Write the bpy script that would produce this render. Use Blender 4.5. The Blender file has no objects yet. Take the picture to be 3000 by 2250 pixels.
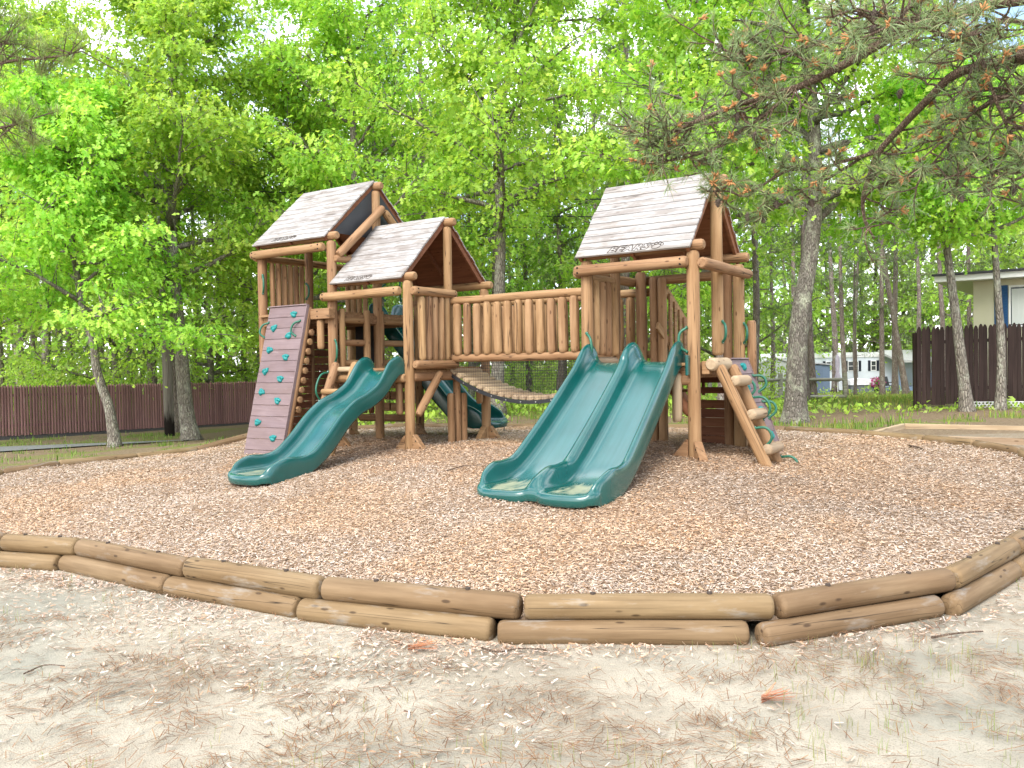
import bpy, bmesh, math, random
import numpy as np
from mathutils import Vector, Matrix, Quaternion

random.seed(7)
RNG = np.random.default_rng(11)
scene = bpy.context.scene
COL = scene.collection

# ------------------------------------------------------------------ camera
CAM_Z = 1.134
TILT, ROLL, FPX = math.radians(1.15), 0.017, 2500.0
cam_data = bpy.data.cameras.new('camera')
cam_data.sensor_width = 36.0
cam_data.lens = FPX / 3000.0 * 36.0
cam_data.clip_start, cam_data.clip_end = 0.05, 2000
cam = bpy.data.objects.new('camera', cam_data)
COL.objects.link(cam)
_r0, _u0, _f = Vector((1, 0, 0)), Vector((0, math.sin(TILT), math.cos(TILT))), Vector((0, math.cos(TILT), -math.sin(TILT)))
_r = _r0 * math.cos(ROLL) - _u0 * math.sin(ROLL)
_u = _r0 * math.sin(ROLL) + _u0 * math.cos(ROLL)
CM = Matrix((_r, _u, -_f)).transposed().to_4x4()
CM.translation = (0, 0, CAM_Z)
cam.matrix_world = CM
scene.camera = cam

# ------------------------------------------------------------------ sky, sun, exposure
SUN_EL, SUN_AZ = math.radians(44), math.radians(205)     # azimuth clockwise from +Y
world = bpy.data.worlds.new('World')
scene.world = world
world.use_nodes = True
wn, wl = world.node_tree.nodes, world.node_tree.links
bg = wn['Background']
sky = wn.new('ShaderNodeTexSky')
sky.sky_type = 'NISHITA'
sky.sun_disc = False
sky.sun_elevation = SUN_EL
sky.sun_rotation = SUN_AZ
sky.air_density, sky.dust_density, sky.ozone_density = 1.0, 1.5, 1.0
tc = wn.new('ShaderNodeTexCoord')
cn = wn.new('ShaderNodeTexNoise')
cn.inputs['Scale'].default_value = 2.6
cn.inputs['Detail'].default_value = 6
cn.inputs['Roughness'].default_value = 0.6
mp = wn.new('ShaderNodeMapping')
mp.inputs['Scale'].default_value = (1, 1, 2.2)
wl.new(tc.outputs['Generated'], mp.inputs['Vector'])
wl.new(mp.outputs['Vector'], cn.inputs['Vector'])
cr = wn.new('ShaderNodeValToRGB')
cr.color_ramp.elements[0].position, cr.color_ramp.elements[1].position = 0.42, 0.60
wl.new(cn.outputs['Fac'], cr.inputs['Fac'])
cm = wn.new('ShaderNodeMixRGB')
cm.inputs['Color2'].default_value = (9.5, 9.7, 10.0, 1)      # bright thin cloud, same units as the sky
wl.new(cr.outputs['Color'], cm.inputs['Fac'])
wl.new(sky.outputs['Color'], cm.inputs['Color1'])
wl.new(cm.outputs['Color'], bg.inputs['Color'])
bg.inputs['Strength'].default_value = 0.15

sun_data = bpy.data.lights.new('sun', 'SUN')
sun_data.energy = 1.5
sun_data.angle = math.radians(34)
sun_data.color = (1.0, 0.95, 0.87)
sun = bpy.data.objects.new('sun', sun_data)
COL.objects.link(sun)
sd = Vector((math.sin(SUN_AZ) * math.cos(SUN_EL), math.cos(SUN_AZ) * math.cos(SUN_EL), math.sin(SUN_EL)))
sun.rotation_euler = (-sd).to_track_quat('-Z', 'Y').to_euler()
sun.location = sd * 60

vs = scene.view_settings
vs.view_transform = 'Standard'
vs.look = 'None'
vs.gamma = 1.0
vs.use_curve_mapping = False
vs.exposure = 1.45
scene.cycles.use_denoising = True
scene.cycles.max_bounces = 8
scene.cycles.diffuse_bounces = 4
scene.cycles.transparent_max_bounces = 8
scene.cycles.sample_clamp_indirect = 6

# ------------------------------------------------------------------ small helpers
def P(px, py, d):
    """photograph pixel (3000 x 2250) at forward distance d -> world point"""
    return Vector((0, 0, CAM_Z)) + (_r * ((px - 1500) / FPX) - _u * ((py - 1125) / FPX) + _f) * d

def tag(o, label=None, cat=None, group=None, kind=None):
    if label: o['label'] = label
    if cat: o['category'] = cat
    if group: o['group'] = group
    if kind: o['kind'] = kind
    return o

def empty(name, loc=(0, 0, 0), rz=0.0):
    o = bpy.data.objects.new(name, None)
    o.empty_display_size = 0.2
    COL.objects.link(o)
    o.location = loc
    o.rotation_euler = (0, 0, rz)
    return o

def link(name, me, parent=None, matrix=None):
    o = bpy.data.objects.new(name, me)
    COL.objects.link(o)
    if parent is not None:
        o.parent = parent
    if matrix is not None:
        o.matrix_basis = matrix
    return o

def mesh_np(name, V, F, mats, smooth=False, fmat=None, col=None, colname='Col'):
    """V (n,3); F list/array of equal-length faces or list of tuples; col per-vertex rgba"""
    me = bpy.data.meshes.new(name)
    V = np.asarray(V, dtype=np.float32)
    if isinstance(F, np.ndarray):
        k = F.shape[1]
        me.vertices.add(len(V)); me.vertices.foreach_set('co', V.ravel())
        me.loops.add(F.size); me.loops.foreach_set('vertex_index', F.astype(np.int32).ravel())
        me.polygons.add(len(F))
        me.polygons.foreach_set('loop_start', np.arange(0, F.size, k, dtype=np.int32))
        me.polygons.foreach_set('loop_total', np.full(len(F), k, dtype=np.int32))
        me.update(calc_edges=True)
    else:
        me.from_pydata([tuple(v) for v in V], [], F)
    if not isinstance(mats, (list, tuple)): mats = [mats]
    for m in mats: me.materials.append(m)
    if fmat is not None: me.polygons.foreach_set('material_index', np.asarray(fmat, dtype=np.int32))
    if smooth: me.polygons.foreach_set('use_smooth', np.ones(len(me.polygons), dtype=bool))
    if col is not None:
        a = me.color_attributes.new(colname, 'FLOAT_COLOR', 'POINT')
        a.data.foreach_set('color', np.asarray(col, dtype=np.float32).ravel())
    me.update()
    return me

def frame_from(p0, p1, up=(0, 0, 1)):
    """matrix whose local X runs from p0 to p1, local Z as near `up` as possible"""
    p0, p1 = Vector(p0), Vector(p1)
    x = (p1 - p0).normalized()
    z = Vector(up)
    if abs(x.dot(z)) > 0.98: z = Vector((0, 1, 0))
    y = z.cross(x).normalized()
    z = x.cross(y)
    M = Matrix((x, y, z)).transposed().to_4x4()
    M.translation = p0
    return M

class MB:
    def __init__(s): s.v, s.f, s.m = [], [], []
    def add(s, V, F, mi=0):
        b = len(s.v)
        s.v += [tuple(v) for v in V]
        s.f += [tuple(i + b for i in f) for f in F]
        s.m += [mi] * len(F)
    def box(s, lo, hi, mi=0, M=None):
        x0, y0, z0 = lo; x1, y1, z1 = hi
        V = [Vector(c) for c in ((x0,y0,z0),(x1,y0,z0),(x1,y1,z0),(x0,y1,z0),(x0,y0,z1),(x1,y0,z1),(x1,y1,z1),(x0,y1,z1))]
        if M is not None: V = [M @ v for v in V]
        s.add(V, [(0,3,2,1),(4,5,6,7),(0,1,5,4),(1,2,6,5),(2,3,7,6),(3,0,4,7)], mi)
    def tube(s, pts, rad, n=8, mi=0, cap=True):
        pts = [Vector(p) for p in pts]
        if not hasattr(rad, '__len__'): rad = [rad] * len(pts)
        t0 = (pts[1] - pts[0]).normalized()
        a = Vector((0, 0, 1)) if abs(t0.z) < 0.9 else Vector((1, 0, 0))
        nrm = (a - t0 * a.dot(t0)).normalized()
        V, F = [], []
        for i, p in enumerate(pts):
            t = (pts[min(i + 1, len(pts) - 1)] - pts[max(i - 1, 0)]).normalized()
            nrm = (nrm - t * nrm.dot(t)).normalized()
            b = t.cross(nrm)
            for k in range(n):
                an = 2 * math.pi * k / n
                V.append(p + (nrm * math.cos(an) + b * math.sin(an)) * rad[i])
        for i in range(len(pts) - 1):
            for k in range(n):
                k2 = (k + 1) % n
                F.append((i*n + k, i*n + k2, (i+1)*n + k2, (i+1)*n + k))
        if cap:
            F.append(tuple(reversed(range(n))))
            F.append(tuple(range((len(pts)-1)*n, len(pts)*n)))
        s.add(V, F, mi)
    def mesh(s, name, mats, smooth=False, bevel=0.0):
        me = mesh_np(name, s.v, s.f, mats, smooth, s.m)
        if bevel > 0:
            bm = bmesh.new(); bm.from_mesh(me)
            bmesh.ops.bevel(bm, geom=[e for e in bm.edges], offset=bevel, segments=1, affect='EDGES', clamp_overlap=True)
            bm.to_mesh(me); bm.free()
        return me
    def build(s, name, mats, parent=None, smooth=False, matrix=None, bevel=0.0):
        return link(name, s.mesh(name, mats, smooth, bevel), parent, matrix)

def smooth_angle(me, deg=35):
    me.polygons.foreach_set('use_smooth', np.ones(len(me.polygons), dtype=bool))
    bm = bmesh.new(); bm.from_mesh(me)
    lim = math.radians(deg)
    for e in bm.edges:
        if len(e.link_faces) == 2 and e.calc_face_angle(0) > lim: e.smooth = False
    bm.to_mesh(me); bm.free()

def catmull(pts, n=8):
    pts = [Vector(p) for p in pts]
    q = [pts[0] * 2 - pts[1]] + pts + [pts[-1] * 2 - pts[-2]]
    out = []
    for i in range(1, len(q) - 2):
        for k in range(n):
            t = k / n
            out.append(0.5 * ((2*q[i]) + (q[i+1]-q[i-1])*t + (2*q[i-1]-5*q[i]+4*q[i+1]-q[i+2])*t*t + (3*q[i]-q[i-1]-3*q[i+1]+q[i+2])*t**3))
    out.append(pts[-1])
    return out

# ------------------------------------------------------------------ materials
def new_mat(name, rough=0.8, spec=0.3):
    m = bpy.data.materials.new(name); m.use_nodes = True
    n = m.node_tree.nodes; b = n['Principled BSDF']
    b.inputs['Roughness'].default_value = rough
    b.inputs['Specular IOR Level'].default_value = spec
    return m, n, m.node_tree.links, b

def ramp(n, stops):
    r = n.new('ShaderNodeValToRGB'); e = r.color_ramp.elements
    e[0].position, e[0].color = stops[0][0], (*stops[0][1], 1)
    e[1].position, e[1].color = stops[-1][0], (*stops[-1][1], 1)
    for p, c in stops[1:-1]:
        x = e.new(p); x.color = (*c, 1)
    return r

def coords(n, l, scale, rnd=True, space='Object'):
    t = n.new('ShaderNodeTexCoord'); mp_ = n.new('ShaderNodeMapping')
    mp_.inputs['Scale'].default_value = scale
    l.new(t.outputs[space], mp_.inputs['Vector'])
    if rnd:
        oi = n.new('ShaderNodeObjectInfo'); mu = n.new('ShaderNodeMath'); mu.operation = 'MULTIPLY'; mu.inputs[1].default_value = 57.0
        l.new(oi.outputs['Random'], mu.inputs[0])
        cx = n.new('ShaderNodeCombineXYZ')
        l.new(mu.outputs[0], cx.inputs[0]); l.new(mu.outputs[0], cx.inputs[1])
        l.new(cx.outputs[0], mp_.inputs['Location'])
    return mp_.outputs['Vector']

def noise(n, l, vec, scale, detail=4, rough=0.55):
    x = n.new('ShaderNodeTexNoise')
    x.inputs['Scale'].default_value = scale; x.inputs['Detail'].default_value = detail; x.inputs['Roughness'].default_value = rough
    l.new(vec, x.inputs['Vector'])
    return x.outputs['Fac']

def mix(n, l, fac, a, b, mode='MIX'):
    x = n.new('ShaderNodeMixRGB'); x.blend_type = mode
    for s, v in (('Fac', fac), ('Color1', a), ('Color2', b)):
        if isinstance(v, (int, float)): x.inputs[s].default_value = v
        elif isinstance(v, tuple): x.inputs[s].default_value = (*v, 1) if len(v) == 3 else v
        else: l.new(v, x.inputs[s])
    return x.outputs['Color']

def maprange(n, l, v, a, b, c=0.0, d=1.0):
    x = n.new('ShaderNodeMapRange'); x.inputs[1].default_value = a; x.inputs[2].default_value = b; x.inputs[3].default_value = c; x.inputs[4].default_value = d
    l.new(v, x.inputs[0]); return x.outputs[0]

def bump(n, l, b, h, strength=0.4, dist=0.01):
    x = n.new('ShaderNodeBump'); x.inputs['Strength'].default_value = strength; x.inputs['Distance'].default_value = dist
    l.new(h, x.inputs['Height']); l.new(x.outputs['Normal'], b.inputs['Normal'])

def wood_mat(name, c1, c2, knot, along=1.6, across=22.0, var=0.35, weather=None, wfac=(0.45, 0.65), crack=True, rough=0.72, cks=(.48, .54), ckw=.016):
    """timber whose grain runs along local X"""
    m, n, l, b = new_mat(name, rough, 0.25)
    v = coords(n, l, (along, across, across))
    g = noise(n, l, v, 1.0, 6, 0.6)
    col = ramp(n, [(0.3, c1), (0.7, c2)]); l.new(g, col.inputs['Fac'])
    c = col.outputs['Color']
    v2 = coords(n, l, (1.3, 3.0, 3.0))
    g2 = noise(n, l, v2, 1.0, 3)
    c = mix(n, l, maprange(n, l, g2, 0.3, 0.7, 0, 0.75), c, mix(n, l, 1.0, c, (0.70, 0.62, 0.54), 'MULTIPLY'))
    # knots
    vk = coords(n, l, (4.2, 12.0, 12.0))
    vo = n.new('ShaderNodeTexVoronoi'); vo.inputs['Scale'].default_value = 1.0
    l.new(vk, vo.inputs['Vector'])
    c = mix(n, l, maprange(n, l, vo.outputs['Distance'], 0.09, 0.16, 0.9, 0.0), c, knot)
    h = g
    if crack:
        vc = coords(n, l, (0.3, 13.0, 13.0))
        gc = noise(n, l, vc, 1.0, 2, 0.4)
        ck = n.new('ShaderNodeMath'); ck.operation = 'SUBTRACT'; ck.inputs[1].default_value = 0.5; l.new(gc, ck.inputs[0])
        ab = n.new('ShaderNodeMath'); ab.operation = 'ABSOLUTE'; l.new(ck.outputs[0], ab.inputs[0])
        line = maprange(n, l, ab.outputs[0], 0.0, ckw, 1.0, 0.0)
        gm = noise(n, l, coords(n, l, (0.9, 2.0, 2.0)), 1.0, 2)
        mk = n.new('ShaderNodeMath'); mk.operation = 'MULTIPLY'; l.new(line, mk.inputs[0]); l.new(maprange(n, l, gm, *cks), mk.inputs[1])
        c = mix(n, l, mk.outputs[0], c, tuple(k * 0.35 for k in knot))
    if weather:
        gw = noise(n, l, coords(n, l, (2.2, 9.0, 9.0)), 1.0, 6, 0.65)
        c = mix(n, l, maprange(n, l, gw, *wfac), c, weather)
    oi = n.new('ShaderNodeObjectInfo')
    hs = n.new('ShaderNodeHueSaturation')
    l.new(maprange(n, l, oi.outputs['Random'], 0, 1, 1 - var, 1 + var * 0.75), hs.inputs['Value'])
    l.new(maprange(n, l, oi.outputs['Random'], 0, 1, 0.494, 0.506), hs.inputs['Hue'])
    l.new(c, hs.inputs['Color'])
    l.new(hs.outputs['Color'], b.inputs['Base Color'])
    bump(n, l, b, h, 0.35, 0.006)
    return m

def plain(name, col, rough=0.6, spec=0.3, var=0.0, nscale=8, metal=0.0):
    m, n, l, b = new_mat(name, rough, spec)
    b.inputs['Metallic'].default_value = metal
    if var:
        g = noise(n, l, coords(n, l, (1, 1, 1)), nscale, 5)
        c = ramp(n, [(0.3, tuple(k * (1 - var) for k in col)), (0.7, tuple(min(1, k * (1 + var)) for k in col))])
        l.new(g, c.inputs['Fac']); l.new(c.outputs['Color'], b.inputs['Base Color'])
        bump(n, l, b, g, 0.15, 0.01)
    else: b.inputs['Base Color'].default_value = (*col, 1)
    return m

M = {}
M['log'] = wood_mat('log_wood', (0.235, 0.132, 0.062), (0.385, 0.243, 0.128), (0.10, 0.048, 0.022), var=0.13)
M['picket'] = wood_mat('picket_wood', (0.255, 0.148, 0.072), (0.40, 0.258, 0.138), (0.11, 0.052, 0.024), var=0.14)
M['dark_wood'] = wood_mat('dark_brown_wood', (0.14, 0.055, 0.026), (0.24, 0.10, 0.05), (0.07, 0.025, 0.012), var=0.18, crack=False)
M['bridge'] = wood_mat('bridge_plank_wood', (0.33, 0.245, 0.155), (0.46, 0.36, 0.24), (0.17, 0.11, 0.06), var=0.2)
M['roof'] = wood_mat('weathered_roof_board', (0.205, 0.186, 0.168), (0.295, 0.28, 0.268), (0.14, 0.115, 0.095), along=1.4, across=24, var=0.06,
                     weather=(0.345, 0.335, 0.325), wfac=(0.42, 0.62), crack=True, rough=0.85)
M['edging'] = wood_mat('edging_log_wood', (0.155, 0.103, 0.052), (0.26, 0.182, 0.10), (0.06, 0.036, 0.018), var=0.12, along=1.6, across=26, weather=(0.27, 0.24, 0.20), wfac=(0.56, 0.74), cks=(.40, .46), ckw=.007)
M['hole'] = plain('bolt_hole', (0.012, 0.009, 0.008), 0.9)
M['bolt'] = plain('bolt_metal', (0.55, 0.55, 0.53), 0.35, 0.5, metal=0.9)
M['purple'] = wood_mat('composite_board', (0.178, 0.132, 0.138), (0.23, 0.172, 0.178), (0.174, 0.13, 0.135), along=2.2, across=40, var=0.06, crack=False, rough=0.7,
                       weather=(0.28, 0.22, 0.22), wfac=(0.60, 0.78))
M['hold'] = plain('teal_hold', (0.008, 0.20, 0.195), 0.45, 0.4, 0.15, 20)
M['green'] = plain('green_handle', (0.012, 0.11, 0.065), 0.4, 0.5, 0.12, 25)
M['belt'] = plain('black_belt', (0.02, 0.021, 0.023), 0.6)
M['net'] = plain('black_net', (0.03, 0.03, 0.03), 0.8)
M['mesh_panel'] = plain('dark_gable_sheet', (0.028, 0.03, 0.034), 0.55, 0.4, 0.3, 3)
M['engrave'] = plain('engraved_groove', (0.06, 0.045, 0.036), 0.9)
# slide plastic: attribute Col.r = where pollen dust gathers
def slide_mat():
    m, n, l, b = new_mat('teal_slide_plastic', 0.22, 0.6)
    at = n.new('ShaderNodeAttribute'); at.attribute_name = 'Col'
    sp = n.new('ShaderNodeSeparateColor'); l.new(at.outputs['Color'], sp.inputs[0])
    g = noise(n, l, coords(n, l, (1, 1, 1), False), 2.2, 5)
    c = ramp(n, [(0.3, (0.001, 0.060, 0.053)), (0.7, (0.002, 0.083, 0.074))]); l.new(g, c.inputs['Fac'])
    gd = noise(n, l, coords(n, l, (13, 3.6, 3.6), False), 1.0, 7, 0.68)
    ad = n.new('ShaderNodeMath'); ad.operation = 'ADD'; l.new(gd, ad.inputs[0]); l.new(maprange(n, l, sp.outputs['Red'], 0, 1, -0.42, 0.16), ad.inputs[1])
    dust = maprange(n, l, ad.outputs[0], 0.50, 0.70, 0.0, 0.75)
    col = mix(n, l, dust, c.outputs['Color'], (0.37, 0.37, 0.225))
    # scuffed chute floor, with a bluish sky reflection painted into its colour
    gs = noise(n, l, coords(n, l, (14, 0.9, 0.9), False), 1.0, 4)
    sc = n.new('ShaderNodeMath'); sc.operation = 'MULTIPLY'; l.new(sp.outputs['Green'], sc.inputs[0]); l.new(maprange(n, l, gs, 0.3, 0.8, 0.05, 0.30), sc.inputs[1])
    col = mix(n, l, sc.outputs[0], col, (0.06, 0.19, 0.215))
    l.new(col, b.inputs['Base Color'])
    b.inputs['Coat Weight'].default_value = 0.5; b.inputs['Coat Roughness'].default_value = 0.12
    l.new(maprange(n, l, dust, 0, 1, 0.22, 0.8), b.inputs['Roughness'])
    bump(n, l, b, noise(n, l, coords(n, l, (1, 1, 1), False), 90, 2), 0.05, 0.002)
    return m
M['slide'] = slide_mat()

def leaf_mat(name, rough=0.5, transl=0.5, var=0.2):
    m = bpy.data.materials.new(name); m.use_nodes = True
    n, l = m.node_tree.nodes, m.node_tree.links
    b = n['Principled BSDF']; b.inputs['Roughness'].default_value = rough; b.inputs['Specular IOR Level'].default_value = 0.25
    at = n.new('ShaderNodeAttribute'); at.attribute_name = 'Col'
    oi = n.new('ShaderNodeObjectInfo')
    hs = n.new('ShaderNodeHueSaturation')
    l.new(maprange(n, l, oi.outputs['Random'], 0, 1, 1 - var, 1 + var * 0.6), hs.inputs['Value'])
    l.new(maprange(n, l, oi.outputs['Random'], 0, 1, 0.49, 0.51), hs.inputs['Hue'])
    l.new(at.outputs['Color'], hs.inputs['Color'])
    l.new(hs.outputs['Color'], b.inputs['Base Color'])
    tr = n.new('ShaderNodeBsdfTranslucent')
    tcol = mix(n, l, 1.0, hs.outputs['Color'], (1.5, 1.38, 0.85), 'MULTIPLY')
    l.new(tcol, tr.inputs['Color'])
    mx = n.new('ShaderNodeMixShader'); mx.inputs[0].default_value = transl
    l.new(b.outputs[0], mx.inputs[1]); l.new(tr.outputs[0], mx.inputs[2])
    l.new(mx.outputs[0], n['Material Output'].inputs['Surface'])
    return m
M['leaf'] = leaf_mat('oak_leaf')
M['needle'] = leaf_mat('pine_needle', 0.5, 0.15, 0.1)
M['grass'] = leaf_mat('grass_blade', 0.6, 0.35, 0.0)
M['litter'] = leaf_mat('dry_litter', 0.8, 0.05, 0.0)

def bark_mat(name, c1, c2, lichen=None, lf=(0.5, 0.62), fur=1.0):
    m, n, l, b = new_mat(name, 0.92, 0.1)
    v = coords(n, l, (9 * fur, 9 * fur, 2.4 * fur))
    vo = n.new('ShaderNodeTexVoronoi'); vo.feature = 'DISTANCE_TO_EDGE'; vo.inputs['Scale'].default_value = 2.6; l.new(v, vo.inputs['Vector'])
    g = noise(n, l, v, 2.2, 7, 0.7)
    c = ramp(n, [(0.3, c1), (0.72, c2)]); l.new(g, c.inputs['Fac'])
    col = mix(n, l, maprange(n, l, vo.outputs['Distance'], 0.0, 0.14, 0.6, 0.0), c.outputs['Color'], tuple(k * 0.45 for k in c1))
    if lichen:
        gl = noise(n, l, coords(n, l, (3.0, 3.0, 1.6)), 2.0, 7, 0.72)
        col = mix(n, l, maprange(n, l, gl, *lf), col, lichen)
    l.new(col, b.inputs['Base Color'])
    ad = n.new('ShaderNodeMath'); ad.operation = 'ADD'; l.new(g, ad.inputs[0]); l.new(maprange(n, l, vo.outputs['Distance'], 0, 0.2), ad.inputs[1])
    bump(n, l, b, ad.outputs[0], 0.9, 0.03)
    return m
M['bark_oak'] = bark_mat('oak_bark', (0.15, 0.128, 0.105), (0.34, 0.305, 0.255), (0.40, 0.40, 0.32), (0.50, 0.68))
M['bark_pine'] = bark_mat('pine_bark', (0.17, 0.132, 0.112), (0.38, 0.315, 0.275), (0.44, 0.44, 0.38), (0.54, 0.68))
M['bark_lichen'] = bark_mat('lichen_bark', (0.12, 0.105, 0.085), (0.30, 0.27, 0.23), (0.38, 0.39, 0.29), (0.50, 0.64), 1.6)
M['twig'] = bark_mat('pine_twig', (0.17, 0.115, 0.08), (0.38, 0.28, 0.21), None, fur=4)

# ------------------------------------------------------------------ terrain height
RING = [(-4.5,7.5),(-3.7,7.24),(-2.46,6.4),(-1.29,5.72),(0.04,5.2),(1.56,5.12),(2.91,5.69),(3.88,6.64),(4.78,7.6),(5.6,8.6),(6.15,9.65),
        (6.4,10.7),(6.36,11.7),(6.12,12.65),(5.64,13.7),(4.8,14.95),(3.6,16.0),(2.3,17.2),(0.8,18.1),(-0.7,18.7),(-2.2,18.8),(-3.7,18.5),(-5.2,17.8),
        (-6.2,16.7),(-6.95,15.7),(-7.8,14.6),(-8.3,13.8),(-8.7,12.5),(-8.5,11.2),(-7.8,10.0),(-6.8,9.0),(-5.7,8.2)]
_mp = [(2.24,10.5,0),(1.0,11.3,0.0),(3.1,11.2,-.08),(3.2,12,-.02),(1.9,12.7,0),(-1.57,13.07,-.1),(-2.93,14,-.12),(-4.3,14.9,-.16),(0.2,13.8,-.07),(-.5,14.7,-.08),
       (0.35,8.95,-.256),(-3.4,11.1,-.31),(-4.5,14.0,-.24),(-6.0,15,-.36),(0,7,-.36),(-2.5,8.6,-.38),(2.6,8,-.30),(-5.5,11,-.42),(5,11,-.1),(4.3,13.5,-.02),(1.5,16,-.08),(-2,17,-.12)]
for i, (x, y) in enumerate(RING):
    if 0 <= i <= 8: z = -.40 if i < 7 else -.36
    elif i <= 10: z = -.24
    elif i <= 16: z = -.07
    elif i <= 22: z = -.17
    elif i <= 25: z = -.42
    else: z = -.46
    _mp.append((x, y, z))
_tp = [(0,3,-.53),(-3,4,-.54),(3,4,-.52),(0,0,-.53),(-8,4,-.56),(8,4,-.45),(-8,9,-.56),(8,9,-.25),(8,12,-.12),(-11,13,-.6),(0,-12,-.5),(-14,-5,-.5),(14,-5,-.4),
       (-7.2,22.3,-.66),(-11,21,-.7),(-16,20,-.75),(-16.3,27.2,-.80),(-10.2,34,-.88),(-7,26,-.7),(-30,20,-.9),(-30,45,-1.0),(6,18.5,-.2),(10.5,19.6,-.03),(14,20,0.02),(11,15,-.12),
       (13,34,-.42),(20,46,-.7),(26,60,-1.05),(0,28,-.25),(-2,22,-.2),(0,50,-.5),(-10,60,-.9),(30,30,.0),(40,60,-.7),(0,140,-.6),(-140,60,-1),(140,60,-.5),(0,-140,-.5),(-120,-60,-.5),(120,-60,-.5)]
def rbf(pts):
    A = np.array(pts, float); n = len(A)
    D = np.linalg.norm(A[:, None, :2] - A[None, :, :2], axis=2)
    K = np.zeros((n + 1, n + 1)); K[:n, :n] = D; K[:n, n] = K[n, :n] = 1
    w = np.linalg.solve(K, np.r_[A[:, 2], 0])
    def f(x, y):
        x, y = np.asarray(x, float), np.asarray(y, float)
        sh = x.shape
        q = np.stack([x.ravel(), y.ravel()], 1)
        out = np.empty(len(q))
        for s in range(0, len(q), 20000):
            d = np.linalg.norm(q[s:s + 20000, None, :] - A[None, :, :2], axis=2)
            out[s:s + 20000] = d @ w[:n] + w[n]
        return out.reshape(sh)
    return f
_mulch = rbf(_mp)
def _out(i):
    x, y = RING[i]; cx, cy = -0.9, 11.6
    d = math.hypot(x - cx, y - cy); return (x + (x - cx) / d * 0.25, y + (y - cy) / d * 0.25)
for i in range(len(RING)):
    x, y = _out(i)
    z = -.53 if i <= 8 else (-.27 if i <= 10 else (-.16 if i <= 16 else (-.25 if i <= 22 else -.56)))
    _tp.append((x, y, z))
for x, y in ((0, 9), (-3, 11), (2, 13), (-3, 15), (4, 11), (-6, 13), (0, 16)):
    _tp.append((x, y, -.62))
_terr = rbf(_tp)
_ra = np.array(RING)
def in_poly(x, y, poly=_ra):
    x, y = np.asarray(x), np.asarray(y); c = np.zeros(x.shape, bool)
    j = len(poly) - 1
    for i in range(len(poly)):
        xi, yi, xj, yj = *poly[i], *poly[j]
        c ^= ((yi > y) != (yj > y)) & (x < (xj - xi) * (y - yi) / (yj - yi + 1e-12) + xi)
        j = i
    return c
def dist_poly(x, y, poly=_ra):
    x, y = np.asarray(x, float), np.asarray(y, float); d = np.full(x.shape, 1e9)
    for i in range(len(poly)):
        a, b = poly[i], poly[(i + 1) % len(poly)]
        e = b - a; t = np.clip(((x - a[0]) * e[0] + (y - a[1]) * e[1]) / (e @ e), 0, 1)
        d = np.minimum(d, np.hypot(x - a[0] - t * e[0], y - a[1] - t * e[1]))
    return d
def pits(x, y):
    x, y = np.asarray(x, float), np.asarray(y, float)
    return sum(-.045 * np.exp(-(((x - a) / .55) ** 2 + ((y - b) / .45) ** 2)) for a, b in ((-.05, 8.45), (.75, 8.0), (-3.65, 10.7)))
def mulch_z(x, y): return _mulch(x, y) + pits(x, y) + 0.012 * np.sin(2.1 * np.asarray(x)) * np.cos(1.7 * np.asarray(y)) + 0.008 * np.sin(5.3 * np.asarray(x) + 3.1 * np.asarray(y))
def terr_z(x, y): return _terr(x, y)
def G(x, y):
    x, y = float(x), float(y)
    return float(mulch_z(np.array([x]), np.array([y]))[0]) if in_poly(np.array([x]), np.array([y]))[0] else float(terr_z(np.array([x]), np.array([y]))[0])

# ------------------------------------------------------------------ ground sheet
def vnoise(x, y, s, seed=0):
    r = np.random.default_rng(seed); T = r.random((64, 64))
    u, v = x * s, y * s; i, j = np.floor(u).astype(int), np.floor(v).astype(int); fu, fv = u - i, v - j
    fu, fv = fu * fu * (3 - 2 * fu), fv * fv * (3 - 2 * fv)
    g = lambda a, b: T[a % 64, b % 64]
    return (g(i, j) * (1 - fu) + g(i + 1, j) * fu) * (1 - fv) + (g(i, j + 1) * (1 - fu) + g(i + 1, j + 1) * fu) * fv
def sm(a, b, v): t = np.clip((v - a) / (b - a), 0, 1); return t * t * (3 - 2 * t)

ROAD = np.array([(-8.6,22.9),(-10.5,22.75),(-13.3,22.2),(-18,20.8),(-25,18.5),(-40,13),(-40,9),(-25,14.6),(-18,17.2),(-13.3,19.5),(-10.8,21.4),(-9.2,22.3)])
def zones(x, y):
    """r green cover, g brown litter, b dark mulch; rest sand"""
    ins = in_poly(x, y); d = np.where(ins, 0, dist_poly(x, y))
    n1, n2 = vnoise(x, y, .7, 1), vnoise(x, y, 2.3, 2)
    sand = sm(9.8, 7.8, y + np.abs(x) * 0.02) * (1 - 0 * x)
    sand = np.maximum(sand, .45 * sm(5.2, 6.2, x) * sm(14.6, 14.0, y) * sm(6, 7, y))
    lit = 1 - sand
    lit = np.maximum(lit, sm(1.5, 0.1, d) * sm(-5, 2, -x) * 0.35 * n1)
    green = np.where(y > 15, sm(.50, .72, .6 * n1 + .4 * n2), 0)
    left = sm(-3, -6, x)
    green = np.maximum(green * (1 - .35 * left), left * sm(18.5, 22, y) * sm(.45, .6, n1) * .6)
    green = np.maximum(green, sm(19.5, 24, y) * sm(-6, 0, x) * (.5 + .5 * n1))
    # dark mulch along the left fence
    fx = (x + 16.3) / 6.1; yf = 27.2 + fx * 6.8
    dark = sm(yf - 3.6, yf - 2.6, y) * sm(yf + 3, yf + 1, y) * sm(-7.5, -8.5, x)
    return green * (1 - dark), lit, dark

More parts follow.
